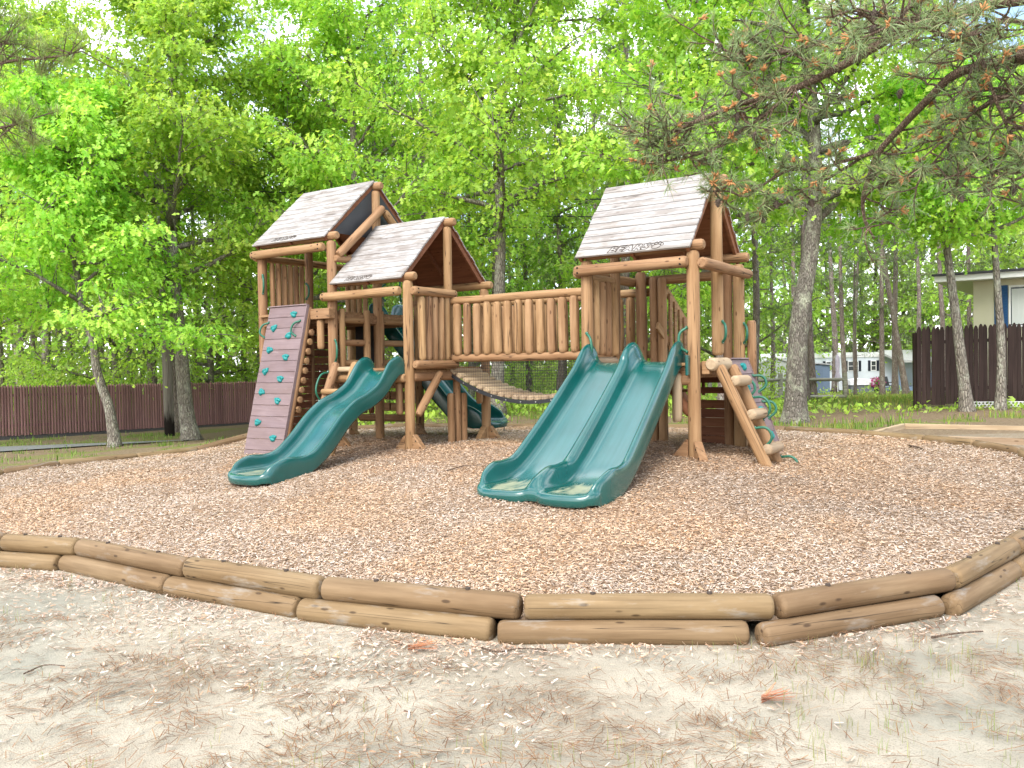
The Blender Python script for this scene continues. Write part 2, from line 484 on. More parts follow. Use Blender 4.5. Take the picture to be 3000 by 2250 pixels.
def axis_pts(lo, hi, fine_lo, fine_hi, step):
    a = list(np.arange(fine_lo, fine_hi + 1e-6, step))
    s, v = step, fine_hi
    while v < hi: s *= 1.16; v += s; a.append(v)
    s, v = step, fine_lo
    while v > lo: s *= 1.16; v -= s; a.insert(0, v)
    return np.array(a)
def build_ground():
    xs, ys = axis_pts(-260, 260, -17, 17, .2), axis_pts(-260, 260, -1, 36, .2)
    X, Y = np.meshgrid(xs, ys)
    Z = terr_z(X, Y) + .02 * (vnoise(X, Y, 1.1, 5) - .5) + .012 * (vnoise(X, Y, 3.3, 6) - .5)
    gr, li, da = zones(X, Y)
    nx, ny = len(xs), len(ys)
    idx = np.arange(nx * ny).reshape(ny, nx)
    F = np.stack([idx[:-1, :-1], idx[:-1, 1:], idx[1:, 1:], idx[1:, :-1]], -1).reshape(-1, 4)
    col = np.stack([gr, li, da, np.ones_like(gr)], -1).reshape(-1, 4)
    m, n, l, b = new_mat('sandy_ground', 0.95, 0.1)
    t = n.new('ShaderNodeTexCoord'); ov = t.outputs['Object']
    at = n.new('ShaderNodeAttribute'); at.attribute_name = 'Col'
    sp = n.new('ShaderNodeSeparateColor'); l.new(at.outputs['Color'], sp.inputs[0])
    g1, g2, g3 = noise(n, l, ov, 1.2, 6, .6), noise(n, l, ov, 24, 5, .7), noise(n, l, ov, 130, 2)
    sand = ramp(n, [(.32, (.30, .262, .20)), (.5, (.385, .343, .268)), (.7, (.43, .387, .305))]); l.new(g1, sand.inputs['Fac'])
    c = mix(n, l, maprange(n, l, g2, .5, .75, 0, .5), sand.outputs['Color'], (.33, .285, .22))
    c = mix(n, l, maprange(n, l, g3, .54, .66, 0, .65), c, (.19, .16, .12))
    g4 = noise(n, l, ov, .55, 4, .6)
    c = mix(n, l, maprange(n, l, g4, .50, .64, 0, .7), c, (.225, .222, .18))       # thin algae film on the sand
    lit = ramp(n, [(.3, (.10, .072, .044)), (.5, (.19, .138, .088)), (.72, (.28, .22, .148))]); l.new(g2, lit.inputs['Fac'])
    sa = n.new('ShaderNodeMath'); sa.operation = 'ADD'; l.new(sp.outputs['Green'], sa.inputs[0]); l.new(maprange(n, l, g2, 0, 1, -.35, .35), sa.inputs[1])
    c = mix(n, l, maprange(n, l, sa.outputs[0], .4, .6), c, lit.outputs['Color'])
    gre = ramp(n, [(.3, (.085, .115, .025)), (.7, (.21, .225, .06))]); l.new(g2, gre.inputs['Fac'])
    sg = n.new('ShaderNodeMath'); sg.operation = 'ADD'; l.new(sp.outputs['Red'], sg.inputs[0]); l.new(maprange(n, l, g2, 0, 1, -.5, .5), sg.inputs[1])
    c = mix(n, l, maprange(n, l, sg.outputs[0], .4, .7, 0, .9), c, gre.outputs['Color'])
    da_ = ramp(n, [(.35, (.012, .012, .014)), (.65, (.07, .066, .066))]); l.new(noise(n, l, ov, 16, 6, .7), da_.inputs['Fac'])
    c = mix(n, l, maprange(n, l, sp.outputs['Blue'], .35, .65), c, da_.outputs['Color'])
    l.new(c, b.inputs['Base Color'])
    ad = n.new('ShaderNodeMath'); ad.operation = 'ADD'; l.new(g2, ad.inputs[0]); l.new(g3, ad.inputs[1])
    bump(n, l, b, ad.outputs[0], .5, .02)
    tag(link('ground', mesh_np('ground', np.stack([X, Y, Z], -1).reshape(-1, 3), F, m, True, col=col)), kind='structure')
build_ground()

def build_mulch():
    xs, ys = np.arange(-9, 6.8, .12), np.arange(5, 19.2, .12)
    X, Y = np.meshgrid(xs, ys)
    # shrink the outer vertices on to the log ring
    ins = in_poly(X, Y); d = dist_poly(X, Y)
    keep = ins | (d < .17)
    for j in range(len(_ra)):                       # outer vertices snap on to the ring line
        a, b = _ra[j], _ra[(j + 1) % len(_ra)]; e = b - a
        t = np.clip(((X - a[0]) * e[0] + (Y - a[1]) * e[1]) / (e @ e), 0, 1)
        qx, qy = a[0] + t * e[0], a[1] + t * e[1]
        hit = ~ins & (d < .17) & (np.abs(np.hypot(X - qx, Y - qy) - d) < 1e-9)
        X, Y = np.where(hit, qx, X), np.where(hit, qy, Y)
    Z = mulch_z(X, Y) + .018 * (vnoise(X, Y, 4, 8) - .5) - np.where(ins, 0, .02)
    nx, ny = len(xs), len(ys); idx = np.arange(nx * ny).reshape(ny, nx)
    F = np.stack([idx[:-1, :-1], idx[:-1, 1:], idx[1:, 1:], idx[1:, :-1]], -1).reshape(-1, 4)
    F = F[keep.ravel()[F].all(1)]
    u, inv = np.unique(F, return_inverse=True)
    V = np.stack([X, Y, Z], -1).reshape(-1, 3)[u]
    m, n, l, b = new_mat('wood_chip_bed', .95, .1)
    t = n.new('ShaderNodeTexCoord'); ov = t.outputs['Object']
    g1 = noise(n, l, ov, 0.7, 4)
    vo = n.new('ShaderNodeTexVoronoi'); vo.inputs['Scale'].default_value = 34; l.new(ov, vo.inputs['Vector'])
    sp = n.new('ShaderNodeSeparateColor'); l.new(vo.outputs['Color'], sp.inputs[0])
    c = ramp(n, [(0, (.2, .135, .09)), (.3, (.33, .235, .155)), (.65, (.41, .30, .21)), (1, (.48, .375, .28))]); l.new(sp.outputs['Red'], c.inputs['Fac'])
    cc = mix(n, l, maprange(n, l, g1, .4, .62, 0, .35), c.outputs['Color'], (.40, .26, .16))
    cc = mix(n, l, maprange(n, l, vo.outputs['Distance'], .2, .6, 0, .55), cc, (.09, .055, .035))
    l.new(cc, b.inputs['Base Color'])
    bump(n, l, b, vo.outputs['Distance'], .7, .02)
    tag(link('mulch_bed', mesh_np('mulch_bed', V, inv.reshape(-1, 4), m, True)), kind='structure')
build_mulch()

def build_road():
    p = ROAD; n = len(p) // 2
    V, F = [], []
    for i in range(n):
        a, b = p[i], p[len(p) - 1 - i]
        for k in range(7):
            q = a + (b - a) * k / 6
            V.append((q[0], q[1], terr_z(q[0:1], q[1:2])[0] + .035))
    for i in range(n - 1):
        for k in range(6): F.append((i*7 + k, i*7 + k + 1, (i+1)*7 + k + 1, (i+1)*7 + k))
    tag(link('road', mesh_np('road', V, F, plain('grey_asphalt', (.17, .17, .175), .9, .2, .2, 14), True)), kind='structure')
build_road()

# ------------------------------------------------------------------ scattered small pieces as single meshes
def scatter(shape, faces, pos, R, scale, cols):
    """shape (k,3), pos (n,3), R (n,3,3), scale (n,) or (n,3), cols (n,3) -> V, F, C"""
    k, n = len(shape), len(pos)
    S = scale[:, None, None] if scale.ndim == 1 else scale[:, None, :]
    V = np.einsum('nij,nkj->nki', R, shape[None] * S) + pos[:, None, :]
    F = (faces[None] + (np.arange(n) * k)[:, None, None]).reshape(-1, faces.shape[1])
    C = np.ones((n, k, 4), np.float32); C[:, :, :3] = cols[:, None, :]
    return V.reshape(-1, 3), F, C.reshape(-1, 4)
def rot_from(yaw, pitch, roll):
    cy, sy, cp, sp_, cr_, sr = np.cos(yaw), np.sin(yaw), np.cos(pitch), np.sin(pitch), np.cos(roll), np.sin(roll)
    z = np.zeros_like(cy); o = np.ones_like(cy)
    Rz = np.stack([cy, -sy, z, sy, cy, z, z, z, o], -1).reshape(-1, 3, 3)
    Ry = np.stack([cp, z, sp_, z, o, z, -sp_, z, cp], -1).reshape(-1, 3, 3)
    Rx = np.stack([o, z, z, z, cr_, -sr, z, sr, cr_], -1).reshape(-1, 3, 3)
    return Rz @ Ry @ Rx

CHIP = np.array([(-.52, -.42, 0), (.5, -.55, .22), (.55, .36, 0), (-.46, .56, .2)], float)
CHIPF = np.array([(0, 1, 2, 3)])
def chips(n, xs, ys, accept, zf, lift, cols, smin, smax):
    x, y = RNG.uniform(*xs, n), RNG.uniform(*ys, n)
    k = accept(x, y); x, y = x[k], y[k]; n = len(x)
    z = zf(x, y) + RNG.uniform(*lift, n)
    L = RNG.uniform(smin, smax, n); d = np.hypot(x, y)
    L *= 1 + .02 * np.clip(d - 7, 0, 8)
    sc = np.stack([L, L * RNG.uniform(.14, .32, n), L * .2], 1)
    R = rot_from(RNG.uniform(0, 6.28, n), RNG.normal(0, .22, n), RNG.normal(0, .3, n))
    ci = RNG.choice(len(cols), n, p=[c[1] for c in cols])
    C = np.array([c[0] for c in cols])[ci] * RNG.uniform(.78, 1.18, (n, 1))
    pt = sm(.42, .68, .6 * vnoise(x, y, .55, 41) + .4 * vnoise(x, y, 1.7, 42))[:, None]
    C = C * ((1 - pt) * np.array([[.97, 1.0, 1.06]]) + pt * np.array([[1.04, .96, .88]]))
    return scatter(CHIP, CHIPF, np.stack([x, y, z], 1), R, sc, C)
CHIPCOL = [((.55, .435, .33), .33), ((.48, .355, .245), .30), ((.42, .265, .15), .16), ((.31, .21, .14), .07), ((.54, .46, .375), .12), ((.15, .095, .06), .02)]
def chip_dens(x, y):
    d = np.hypot(x, y)
    return in_poly(x, y) & (RNG.random(len(x)) < np.clip(6.0 / d, .3, 1) ** 1.05)
V, F, C = chips(950000, (-9, 6.6), (5, 19), chip_dens, mulch_z, (.002, .018), CHIPCOL, .017, .040)
tag(link('wood_chips', mesh_np('wood_chips', V, F, M['litter'], col=C)), 'loose tan wood chips covering the play area', 'wood chips', kind='stuff')
def spill(x, y):
    d = dist_poly(x, y)
    dens = np.where(in_poly(x, y), 0, np.exp(-(d - .12) / np.where(x < .2, .55, .14))) * np.where(y > 9.5, 0, 1) * (.25 + 1.5 * vnoise(x, y, 1.6, 12)) * (d > .17)
    dens = np.maximum(dens, .035 * sm(.45, .7, vnoise(x, y, .9, 14)) * (y < 8) * (d > .17) * ~in_poly(x, y))
    return RNG.random(len(x)) < dens * .8
V, F, C = chips(190000, (-6.5, 6.5), (2.2, 9.5), spill, terr_z, (.012, .026), CHIPCOL, .02, .045)
tag(link('spilled_wood_chips', mesh_np('spilled_wood_chips', V, F, M['litter'], col=C)), 'thin scatter of wood chips on sand outside the log edging', 'wood chips', kind='stuff')

# pine needles lying on the sand, in drifts
NEED = np.array([(-.5, -.5, 0), (.5, -.5, .3), (.5, .5, .3), (-.5, .5, 0)], float)
NEEDF = np.array([(0, 1, 2, 3)])
def needles():
    n = 260000
    x, y = RNG.uniform(-6, 6.5, n), RNG.uniform(2.0, 9, n)
    nz = .55 * vnoise(x, y, 1.3, 21) + .45 * vnoise(x, y, 4.5, 22)
    dens = .12 + .60 * sm(.46, .70, nz + .03 * (x > 0))
    k = (RNG.random(n) < dens * .62) & ~in_poly(x, y) & (dist_poly(x, y) > .12)
    x, y = x[k], y[k]; n = len(x)
    L = RNG.uniform(.04, .11, n)
    yaw = vnoise(x, y, 1.5, 25) * 5 + RNG.normal(0, .7, n)
    R = rot_from(yaw, RNG.normal(0, .1, n), RNG.uniform(-.3, .3, n))
    C = np.array([(.21, .105, .05), (.25, .155, .08), (.12, .07, .04), (.26, .19, .12)])[RNG.choice(4, n, p=[.35, .3, .15, .2])] * RNG.uniform(.7, 1.2, (n, 1))
    z = terr_z(x, y) + RNG.uniform(.012, .024, n)
    sc = np.stack([L, RNG.uniform(.0022, .0042, n), np.full(n, .012)], 1)
    V, F, C = scatter(NEED, NEEDF, np.stack([x, y, z], 1), R, sc, C)
    tag(link('fallen_pine_needles', mesh_np('fallen_pine_needles', V, F, M['litter'], col=C)), 'rusty fallen pine needles drifted over the pale sand', 'pine needles', kind='stuff')
needles()

def blades(name, label, pts, hts, cols, per=9, spread=.035, wid=.004):
    """pts (n,2) tuft centres, hts (n,)"""
    n = len(pts); N = n * per
    cx, cy = np.repeat(pts[:, 0], per), np.repeat(pts[:, 1], per); h = np.repeat(hts, per) * RNG.uniform(.45, 1.1, N)
    s = np.repeat(hts, per) / hts.mean()
    x, y = cx + RNG.normal(0, spread, N) * s, cy + RNG.normal(0, spread, N) * s
    z = terr_z(x, y) + 0.0
    a = RNG.uniform(0, 6.28, N); lean = RNG.uniform(.1, .6, N) * h
    w = wid * (h / .12) ** .5 * RNG.uniform(.7, 1.3, N)
    dx, dy = np.cos(a), np.sin(a)
    b0 = np.stack([x - dy * w, y + dx * w, z - .01], 1); b1 = np.stack([x + dy * w, y - dx * w, z - .01], 1)
    m0 = np.stack([x - dy * w * .8 + dx * lean * .35, y + dx * w * .8 + dy * lean * .35, z + h * .6], 1)
    m1 = np.stack([x + dy * w * .8 + dx * lean * .35, y - dx * w * .8 + dy * lean * .35, z + h * .6], 1)
    t = np.stack([x + dx * lean, y + dy * lean, z + h], 1)
    V = np.stack([b0, b1, m1, m0, t], 1).reshape(-1, 3)
    i = (np.arange(N) * 5)[:, None]
    F = np.concatenate([i + np.array([[0, 1, 2]]), i + np.array([[0, 2, 3]]), i + np.array([[3, 2, 4]])])
    C = np.ones((N, 5, 4)); ci = RNG.choice(len(cols), N)
    C[:, :, :3] = (np.array(cols)[ci] * RNG.uniform(.7, 1.25, (N, 1)))[:, None, :]
    tag(link(name, mesh_np(name, V, F, M['grass'], col=C.reshape(-1, 4))), label, 'grass', kind='stuff')
def pick(n, xs, ys, dens):
    x, y = RNG.uniform(*xs, n), RNG.uniform(*ys, n)
    k = (RNG.random(n) < dens(x, y)) & ~in_poly(x, y) & (dist_poly(x, y) > .2)
    return np.stack([x[k], y[k]], 1)
GREENS = [(.14, .24, .035), (.19, .30, .05), (.25, .27, .09), (.10, .19, .03)]
p = pick(5200, (-5.5, 6), (2.2, 7.5), lambda x, y: .06 + .5 * sm(.52, .7, vnoise(x, y, 1.1, 31)) * sm(-1, 2, x + (5 - y) * .6))
blades('sparse_grass', 'sparse thin grass blades sprouting from the foreground sand', p, RNG.uniform(.04, .12, len(p)), [(.26, .26, .11), (.20, .25, .07), (.33, .27, .15)], 5, .03, .0017)
p = pick(9000, (-20, 0), (15, 27), lambda x, y: zones(x, y)[0] * .9 + .03)
q = pick(2200, (-20, -7), (16.5, 20), lambda x, y: sm(.45, .65, vnoise(x, y, .5, 33)))
p = np.concatenate([p, q]); k = ~in_poly(p[:, 0], p[:, 1], ROAD); p = p[k]
p = p[RNG.random(len(p)) < .33]; p = p[zones(p[:, 0], p[:, 1])[2] < .3]
blades('verge_grass', 'tufts of green grass on the verge left of the play area', p, RNG.uniform(.05, .15, len(p)), GREENS, 8, .07, .007)
p = pick(9500, (-2, 22), (15.2, 40), lambda x, y: zones(x, y)[0] * .85)
blades('clearing_grass', 'low grass and weeds in the clearing behind the play area', p, RNG.uniform(.06, .2, len(p)), GREENS + [(.26, .30, .06), (.30, .27, .08)], 7, .1, .009)
# ------------------------------------------------------------------ logs
def log_mesh(name, L, r, mat, n=14, chamfer=.035, r1=None, wob=.012, half=False, rings=6):
    """peeled log along +X, chamfered ends, slightly crooked"""
    r1 = r if r1 is None else r1
    ch = min(chamfer, L * .3)
    st = [(0, .70), (ch * .35, .90), (ch, 1.0)] + [(ch + (L - 2 * ch) * k / (rings - 1), 1.0) for k in range(1, rings - 1)] + [(L - ch, 1.0), (L - ch * .35, .90), (L, .70)]
    p1, p2 = random.uniform(0, 6), random.uniform(0, 6)
    V, F = [], []
    for x, s in st:
        rr = (r + (r1 - r) * x / L) * s
        oy, oz = wob * r * 3 * math.sin(x * 2.3 + p1), wob * r * 3 * math.sin(x * 2.9 + p2)
        for k in range(n):
            a = 2 * math.pi * k / n
            q = rr * (1 + wob * 1.6 * math.sin(3 * a + p1 + x * 3) + wob * math.sin(x * 7 + a + p2))
            y, z = q * math.cos(a), q * math.sin(a)
            if half: z = max(z, -r * .12)
            V.append((x, y + oy, z + oz))
    m = len(st)
    for i in range(m - 1):
        for k in range(n):
            F.append((i*n + k, (i+1)*n + k, (i+1)*n + (k+1) % n, i*n + (k+1) % n))
    F.append(tuple(range(n))); F.append(tuple(reversed(range((m-1)*n, m*n))))
    me = mesh_np(name, V, F, mat)
    smooth_angle(me, 40)
    return me
def log(name, parent, p0, p1, r, mat='log', up=(0, 0, 1), **kw):
    p0, p1 = Vector(p0), Vector(p1)
    return link(name, log_mesh(name, (p1 - p0).length, r, M[mat], **kw), parent, frame_from(p0, p1, up))
def child(o, p):
    """parent o (placed in the same root space as p) under p keeping its place"""
    mw = o.matrix_basis.copy()
    o.parent = p
    o.matrix_basis = p.matrix_basis.inverted() @ mw
    return o

_bolt = None
def bolt(parent, p, d, r=.012, mat='hole'):
    """countersunk bolt seen as a small disc on a log face, axis d (root space); child of the log"""
    global _bolt
    if _bolt is None:
        mb = MB(); mb.tube([(0, 0, 0), (.012, 0, 0)], 1.0, 8); _bolt = {}
    if mat not in _bolt:
        mb = MB(); mb.tube([(-.02, 0, 0), (.004, 0, 0)], .012, 8)
        _bolt[mat] = mb.mesh('bolt', M[mat])
    p = Vector(p)
    o = link('bolt', _bolt[mat], parent.parent, frame_from(p, p + Vector(d)))
    return child(o, parent)

def boards(name, parent, lo, hi, mat, axis='z', n=8, gap=.006, thick_axis=None):
    """n planks filling the box lo..hi, stacked along `axis`, each its own object; returns nothing"""
    ai = 'xyz'.index(axis)
    ext = [hi[k] - lo[k] for k in range(3)]
    w = ext[ai] / n
    order = sorted(range(3), key=lambda k: -ext[k] if k != ai else 1)
    li = [k for k in range(3) if k != ai][0]
    others = [k for k in range(3) if k != ai]
    li = max(others, key=lambda k: ext[k]); ti = min(others, key=lambda k: ext[k])
    me = None
    for k in range(n):
        if me is None:
            mb = MB(); mb.box((0, -w / 2 + gap / 2, -ext[ti] / 2), (ext[li], w / 2 - gap / 2, ext[ti] / 2)); me = mb.mesh('board', M[mat], bevel=.003)
        c = [0, 0, 0]; c[li] = lo[li]; c[ti] = (lo[ti] + hi[ti]) / 2 + random.uniform(-.003, .003); c[ai] = lo[ai] + w * (k + .5)
        X = Vector((0, 0, 0)); X[li] = 1; Y = Vector((0, 0, 0)); Y[ai] = 1; Z = X.cross(Y)
        mm = Matrix((X, Y, Z)).transposed().to_4x4(); mm.translation = c
        o = link('board', me, parent.parent if parent.parent else None, mm)
        child(o, parent)

# ------------------------------------------------------------------ playset root: local x along the bridge, local y away from the slides
PS = empty('log_playset', (2.243, 10.5, 0), math.radians(-34))
tag(PS, 'log playset with three gabled roofs, a swaying bridge and teal slides on wood chips', 'playset')
PSM = Matrix.Translation((2.243, 10.5, 0)) @ Matrix.Rotation(math.radians(-34), 4, 'Z')
def gz(x, y):
    w = PSM @ Vector((x, y, 0)); return G(w.x, w.y)
XR0, XR1, DR = -1.48, 0.0, 1.65
XA, XB, XC, DL, DA = -7.92, -6.22, -4.6, 2.0, 2.15
RP = .08
def post(x, y, top, r=RP, bottom=None, **kw):
    b = gz(x, y) - .15 if bottom is None else bottom
    return log('post', PS, (x, y, b), (x, y, top), r, chamfer=.05, rings=8, **kw)
def beam(p0, p1, r=.07, name='beam', bolts=None, **kw):
    o = log(name, PS, p0, p1, r, **kw)
    if bolts:
        a, b = Vector(p0), Vector(p1); t = (b - a).normalized(); dv = Vector(bolts)
        up = Vector((0, 0, 1)) if abs(t.z) < .7 else Vector((1, 0, 0))
        for e in (a + t * .07, b - t * .07):
            for s in (-.032, .032): bolt(o, e + dv * (r * .93) + up * s * (1 if abs(t.z) < .9 else 1), dv)
    return o
# posts
for x, y, t in ((0, 0, 2.52), (XR0, 0, 2.52), (0, DR, 2.5), (XR0, DR, 2.5)): post(x, y, t)
post(XA, 0, 3.24); post(XB, 0, 3.24); post(XC, 0, 2.48); post(XA, DA, 3.24); post(XB, DA, 3.24); post(XC, DL, 2.48)
# king posts carrying the ridges
post(0, .82, 3.47, .078, 1.24); post(XR0, .82, 3.47, .07, 1.0)
post(XC, 1.0, 3.42, .07, 1.1); post(XB, 1.075, 4.22, .078); post(XA, 1.075, 4.22, .075)
# shorter posts round the back of the right tower
post(-1.285, 1.66, 2.42, .06); post(-1.15, 1.66, 2.40, .068); post(-.16, 1.66, 2.45, .065); post(.16, 1.70, 1.72, .062)
# cluster beneath the bridge head
post(-4.6, 1.02, .72, .06); tp = post(-4.58, 1.16, 1.02, .062); post(-4.56, 1.30, .72, .062)
for z in (.72, .46): bolt(tp, (-4.58, 1.16 - .06, z), (0, -1, 0))
# front, side and rear beams
def tower(x0, x1, d, ztop, zeave, zridge, xr0, xr1, lx0, lx1, side_l=True, side_r=True):
    beam((x0 - .11, -.125, ztop), (x1 - .02 if side_r else x1 - .05, -.125, ztop + .0), .072, bolts=(0, -1, 0))
    beam((x0 - .1, d + .125, ztop), (x1 + .1, d + .125, ztop), .068)
    if side_l: beam((x0 - .13, -.06, ztop - .02), (x0 - .13, d + .1, ztop - .02), .066)
    if side_r: beam((x1 + .13, -.04, ztop - .02), (x1 + .13, d + .06, ztop - .02), .074, r1=.066)
    for y in (0.0, d): beam((lx0, y, zeave), (lx1, y, zeave), .068, 'eave_log')
    beam((lx0, d / 2, zridge), (lx1, d / 2, zridge), .068, 'ridge_log')
    # roof: rafters are the roof's own mesh, boards its children
    hy = d / 2; sl = math.atan2(zridge - zeave, hy); ux, uz = math.cos(sl), math.sin(sl)
    off = .072
    mb = MB()
    for sgn in (-1, 1):
        Fm = Matrix(((1, 0, 0, 0), (0, -sgn * ux * -1 if False else sgn * -ux * -1, 0, 0), (0, 0, 1, 0), (0, 0, 0, 1)))
    L_rise = hy / ux
    nb = 11; over = .135
    tot = L_rise + over + .085 * math.tan(sl) * .5
    bw = tot / nb
    for side in (0, 1):
        # local frame of one slope: X along ridge, Y up the slope, Z out of the roof
        X = Vector((1, 0, 0)) if side == 0 else Vector((-1, 0, 0))
        Y = Vector((0, ux, uz)) if side == 0 else Vector((0, -ux, uz))
        Z = X.cross(Y)
        base = Vector((0, 0 if side == 0 else d, zeave)) + Z * off - Y * over
        A = Matrix((X, Y, Z)).transposed().to_4x4(); A.translation = base
        fx = (lambda v: v) if side == 0 else (lambda v: -v)
        mb.box((min(fx(xr0), fx(xr1)) + .012, .02, -.012), (max(fx(xr0), fx(xr1)) - .012, tot - .03, -.003), 0, A)  # thin sheet added below the boards so no light leaks through the gaps
        for rx in (xr0 + .05, (xr0 + xr1) / 2, xr1 - .05):
            c = fx(rx)
            mb.box((c - .02, .03, -.088), (c + .02, tot - .06, -.0125), 0, A)
    roof = mb.build('roof', [M['dark_wood']], PS)
    for side in (0, 1):
        X = Vector((1, 0, 0)) if side == 0 else Vector((-1, 0, 0))
        Y = Vector((0, ux, uz)) if side == 0 else Vector((0, -ux, uz))
        Z = X.cross(Y)
        base = Vector((0, 0 if side == 0 else d, zeave)) + Z * off - Y * over
        Lx = xr1 - xr0
        mbp = MB(); mbp.box((-Lx / 2, -bw / 2 + .005, 0), (Lx / 2, bw / 2 - .005, .03))
        me = mbp.mesh('roof_board', [M['roof'], M['dark_wood']], bevel=.004)
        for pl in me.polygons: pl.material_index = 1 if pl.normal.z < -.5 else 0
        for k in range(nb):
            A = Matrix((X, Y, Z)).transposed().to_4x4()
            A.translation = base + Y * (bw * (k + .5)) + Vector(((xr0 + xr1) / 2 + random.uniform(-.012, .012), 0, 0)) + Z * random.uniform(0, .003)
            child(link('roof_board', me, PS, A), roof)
    return roof, sl, ux, uz, off, over, bw
rR = tower(XR0, XR1, DR, 2.38, 2.59, 3.52, -1.575, .02, -1.50, .15)
rB = tower(XB, XC, DL, 2.32, 2.54, 3.49, -6.12, -4.6, -6.08, -4.44, side_l=False, side_r=False)
rA = tower(XA, XB, DA, 3.14, 3.32, 4.30, -7.98, -6.22, -7.94, -6.07, side_r=False)
beam((XC + .12, -.03, 2.32), (XC + .12, 1.02, 2.32), .07, bolts=(1, 0, 0))

# engraved lettering on the lowest front boards
def lettering(roofinfo, zeave, xc, size):
    roof, sl, ux, uz, off, over, bw = roofinfo
    X, Y = Vector((1, 0, 0)), Vector((0, ux, uz)); Z = X.cross(Y)
    A = Matrix((X, Y, Z)).transposed().to_4x4()
    A.translation = Vector((xc, 0, zeave)) + Z * (off + .0345) + Y * (-over + bw * .55)
    cu = bpy.data.curves.new('lettering', 'FONT'); cu.body = 'BEARS'; cu.size = size; cu.shear = .32; cu.align_x = 'CENTER'; cu.align_y = 'CENTER'
    cu.space_character = 1.12; cu.fill_mode = 'NONE'; cu.bevel_depth = .0036; cu.bevel_resolution = 0; cu.offset = size * .06; cu.resolution_u = 3
    tmp = bpy.data.objects.new('lettering', cu); COL.objects.link(tmp)
    tmp.scale = (1.25, 1, 1)
    me = bpy.data.meshes.new_from_object(tmp.evaluated_get(bpy.context.evaluated_depsgraph_get()))
    bpy.data.objects.remove(tmp)
    me.materials.clear(); me.materials.append(M['engrave'])
    for v in me.vertices: v.co.x *= 1.25; v.co.z *= .4
    o = link('lettering', me, PS, A); child(o, roof)
    # paw emblem beside the word
    mb = MB()
    def ring(cx, cy, rx, ry, rot=0.0):
        pts = []
        for k in range(19):
            a = 2 * math.pi * k / 18
            u, v = rx * math.cos(a), ry * math.sin(a)
            pts.append((cx + u * math.cos(rot) - v * math.sin(rot), cy + u * math.sin(rot) + v * math.cos(rot), 0))
        mb.tube(pts, max(size * .02, .0036), 4, cap=False)
    s = size
    ring(2.72 * s, -.10 * s, .40 * s, .28 * s, .2)
    for cx, cy, rr in ((2.36, .16, -.5), (2.66, .30, -.1), (2.98, .30, .2), (3.22, .12, .5)): ring(cx * s, cy * s, .13 * s, .17 * s, rr)
    o = mb.build('paw_emblem', [M['engrave']], PS, matrix=A); child(o, roof)
lettering(rR, 2.59, -.82, .145)
lettering(rB, 2.54, -5.60, .11)
lettering(rA, 3.32, -7.30, .11)

# dark sheet in the gable of the tall tower and the log rafters outside it
mb = MB()
g = [(XB - .02, .06, 3.39), (XB - .02, DA - .06, 3.39), (XB - .02, DA / 2, 4.29)]
mb.add(g + [(x - .012, y, z) for x, y, z in g], [(0, 1, 2), (5, 4, 3), (0, 3, 4, 1), (1, 4, 5, 2), (2, 5, 3, 0)])
mb.build('gable_sheet', [M['mesh_panel']], PS)
log('gable_brace', PS, (XB + .14, .02, 3.0), (XB + .14, 1.10, 3.92), .072, chamfer=.06)
log('gable_brace', PS, (XB + .14, DA - .02, 3.0), (XB + .14, 1.14, 3.86), .068, chamfer=.06)
# left gable of the tall tower
beam((XB + .1, -.02, 2.95), (XB + .1, DL, 2.95), .06)

# ------------------------------------------------------------------ decks
def deck(x0, x1, d, z):
    mb = MB()
    for y in (.0, d / 2, d): mb.box((x0 + .04, y - .045, z - .20), (x1 - .04, y + .045, z - .042))
    for x in (x0 + .0, x1 + .0): mb.box((x - .04, .05, z - .19), (x + .04, d - .05, z - .043))
    o = mb.build('deck', [M['log']], PS, bevel=.006)
    boards('deck_board', o, (x0 + .03, -.12, z - .04), (x1 - .03, d + .04, z), 'log', 'y', 13)
    return o
deck(XR0, XR1, DR, 1.15); deck(XB, XC, DL, 1.15); deck(XA, XB, DL, 2.10)
beam((XC + .02, .04, 1.01), (XC + .02, 1.16, 1.01), .075)           # deck log under the side rail
beam((XB, -.09, .99), (XC, -.09, .99), .07)
beam((XR0, -.02, .93), (XR1, -.02, .93), .065)
# side-entry timber of the right tower
mb = MB(); mb.box((.07, .06, 1.0), (.17, .82, 1.165)); mb.build('deck_timber', [M['log']], PS, bevel=.008)
mb = MB(); mb.box((-.64, -.07, -.085), (.64, .07, .085))
to = mb.build('deck_timber', [M['log']], PS, bevel=.008, matrix=Matrix.Translation((-6.75, -.12, 2.05)))
for z in (2.01, 2.09): bolt(to, (-6.38, -.19, z), (0, -1, 0))

# ------------------------------------------------------------------ picket walls
def pickets(pts, z0, z1, r, axis, mat='picket', parent=PS, jit=.012, out=(0, -1, 0)):
    res = []
    for (x, y) in pts:
        o = log('picket', parent, (x, y, z0 + random.uniform(-jit, jit)), (x, y, z1 + random.uniform(-jit, jit)), r * random.uniform(.92, 1.08), mat, chamfer=.055, n=10, rings=4, wob=.02)
        res.append(o)
    return res
lin = lambda a, b, n: [a + (b - a) * k / (n - 1) for k in range(n)]
pickets([(XC + .1, y) for y in lin(.20, .82, 5)], 1.255, 2.255, .062, 'y')
log('rail', PS, (XC + .13, -.02, 1.19), (XC + .13, 1.04, 1.19), .068, chamfer=.05)
pickets([(XA + .09, y) for y in lin(.14, .82, 6)], 2.14, 3.02, .05, 'y', 'log')
pickets([(x, DL - .1) for x in lin(-7.75, -7.3, 4)], 2.14, 3.0, .05, 'x', 'log')
pickets([(XR0 + .02, y) for y in lin(.16, .68, 4)], 1.27, 2.27, .075, 'y', 'log')
log('rail', PS, (XR0 - .03, .02, 2.30), (XR0 - .03, .82, 2.30), .06)
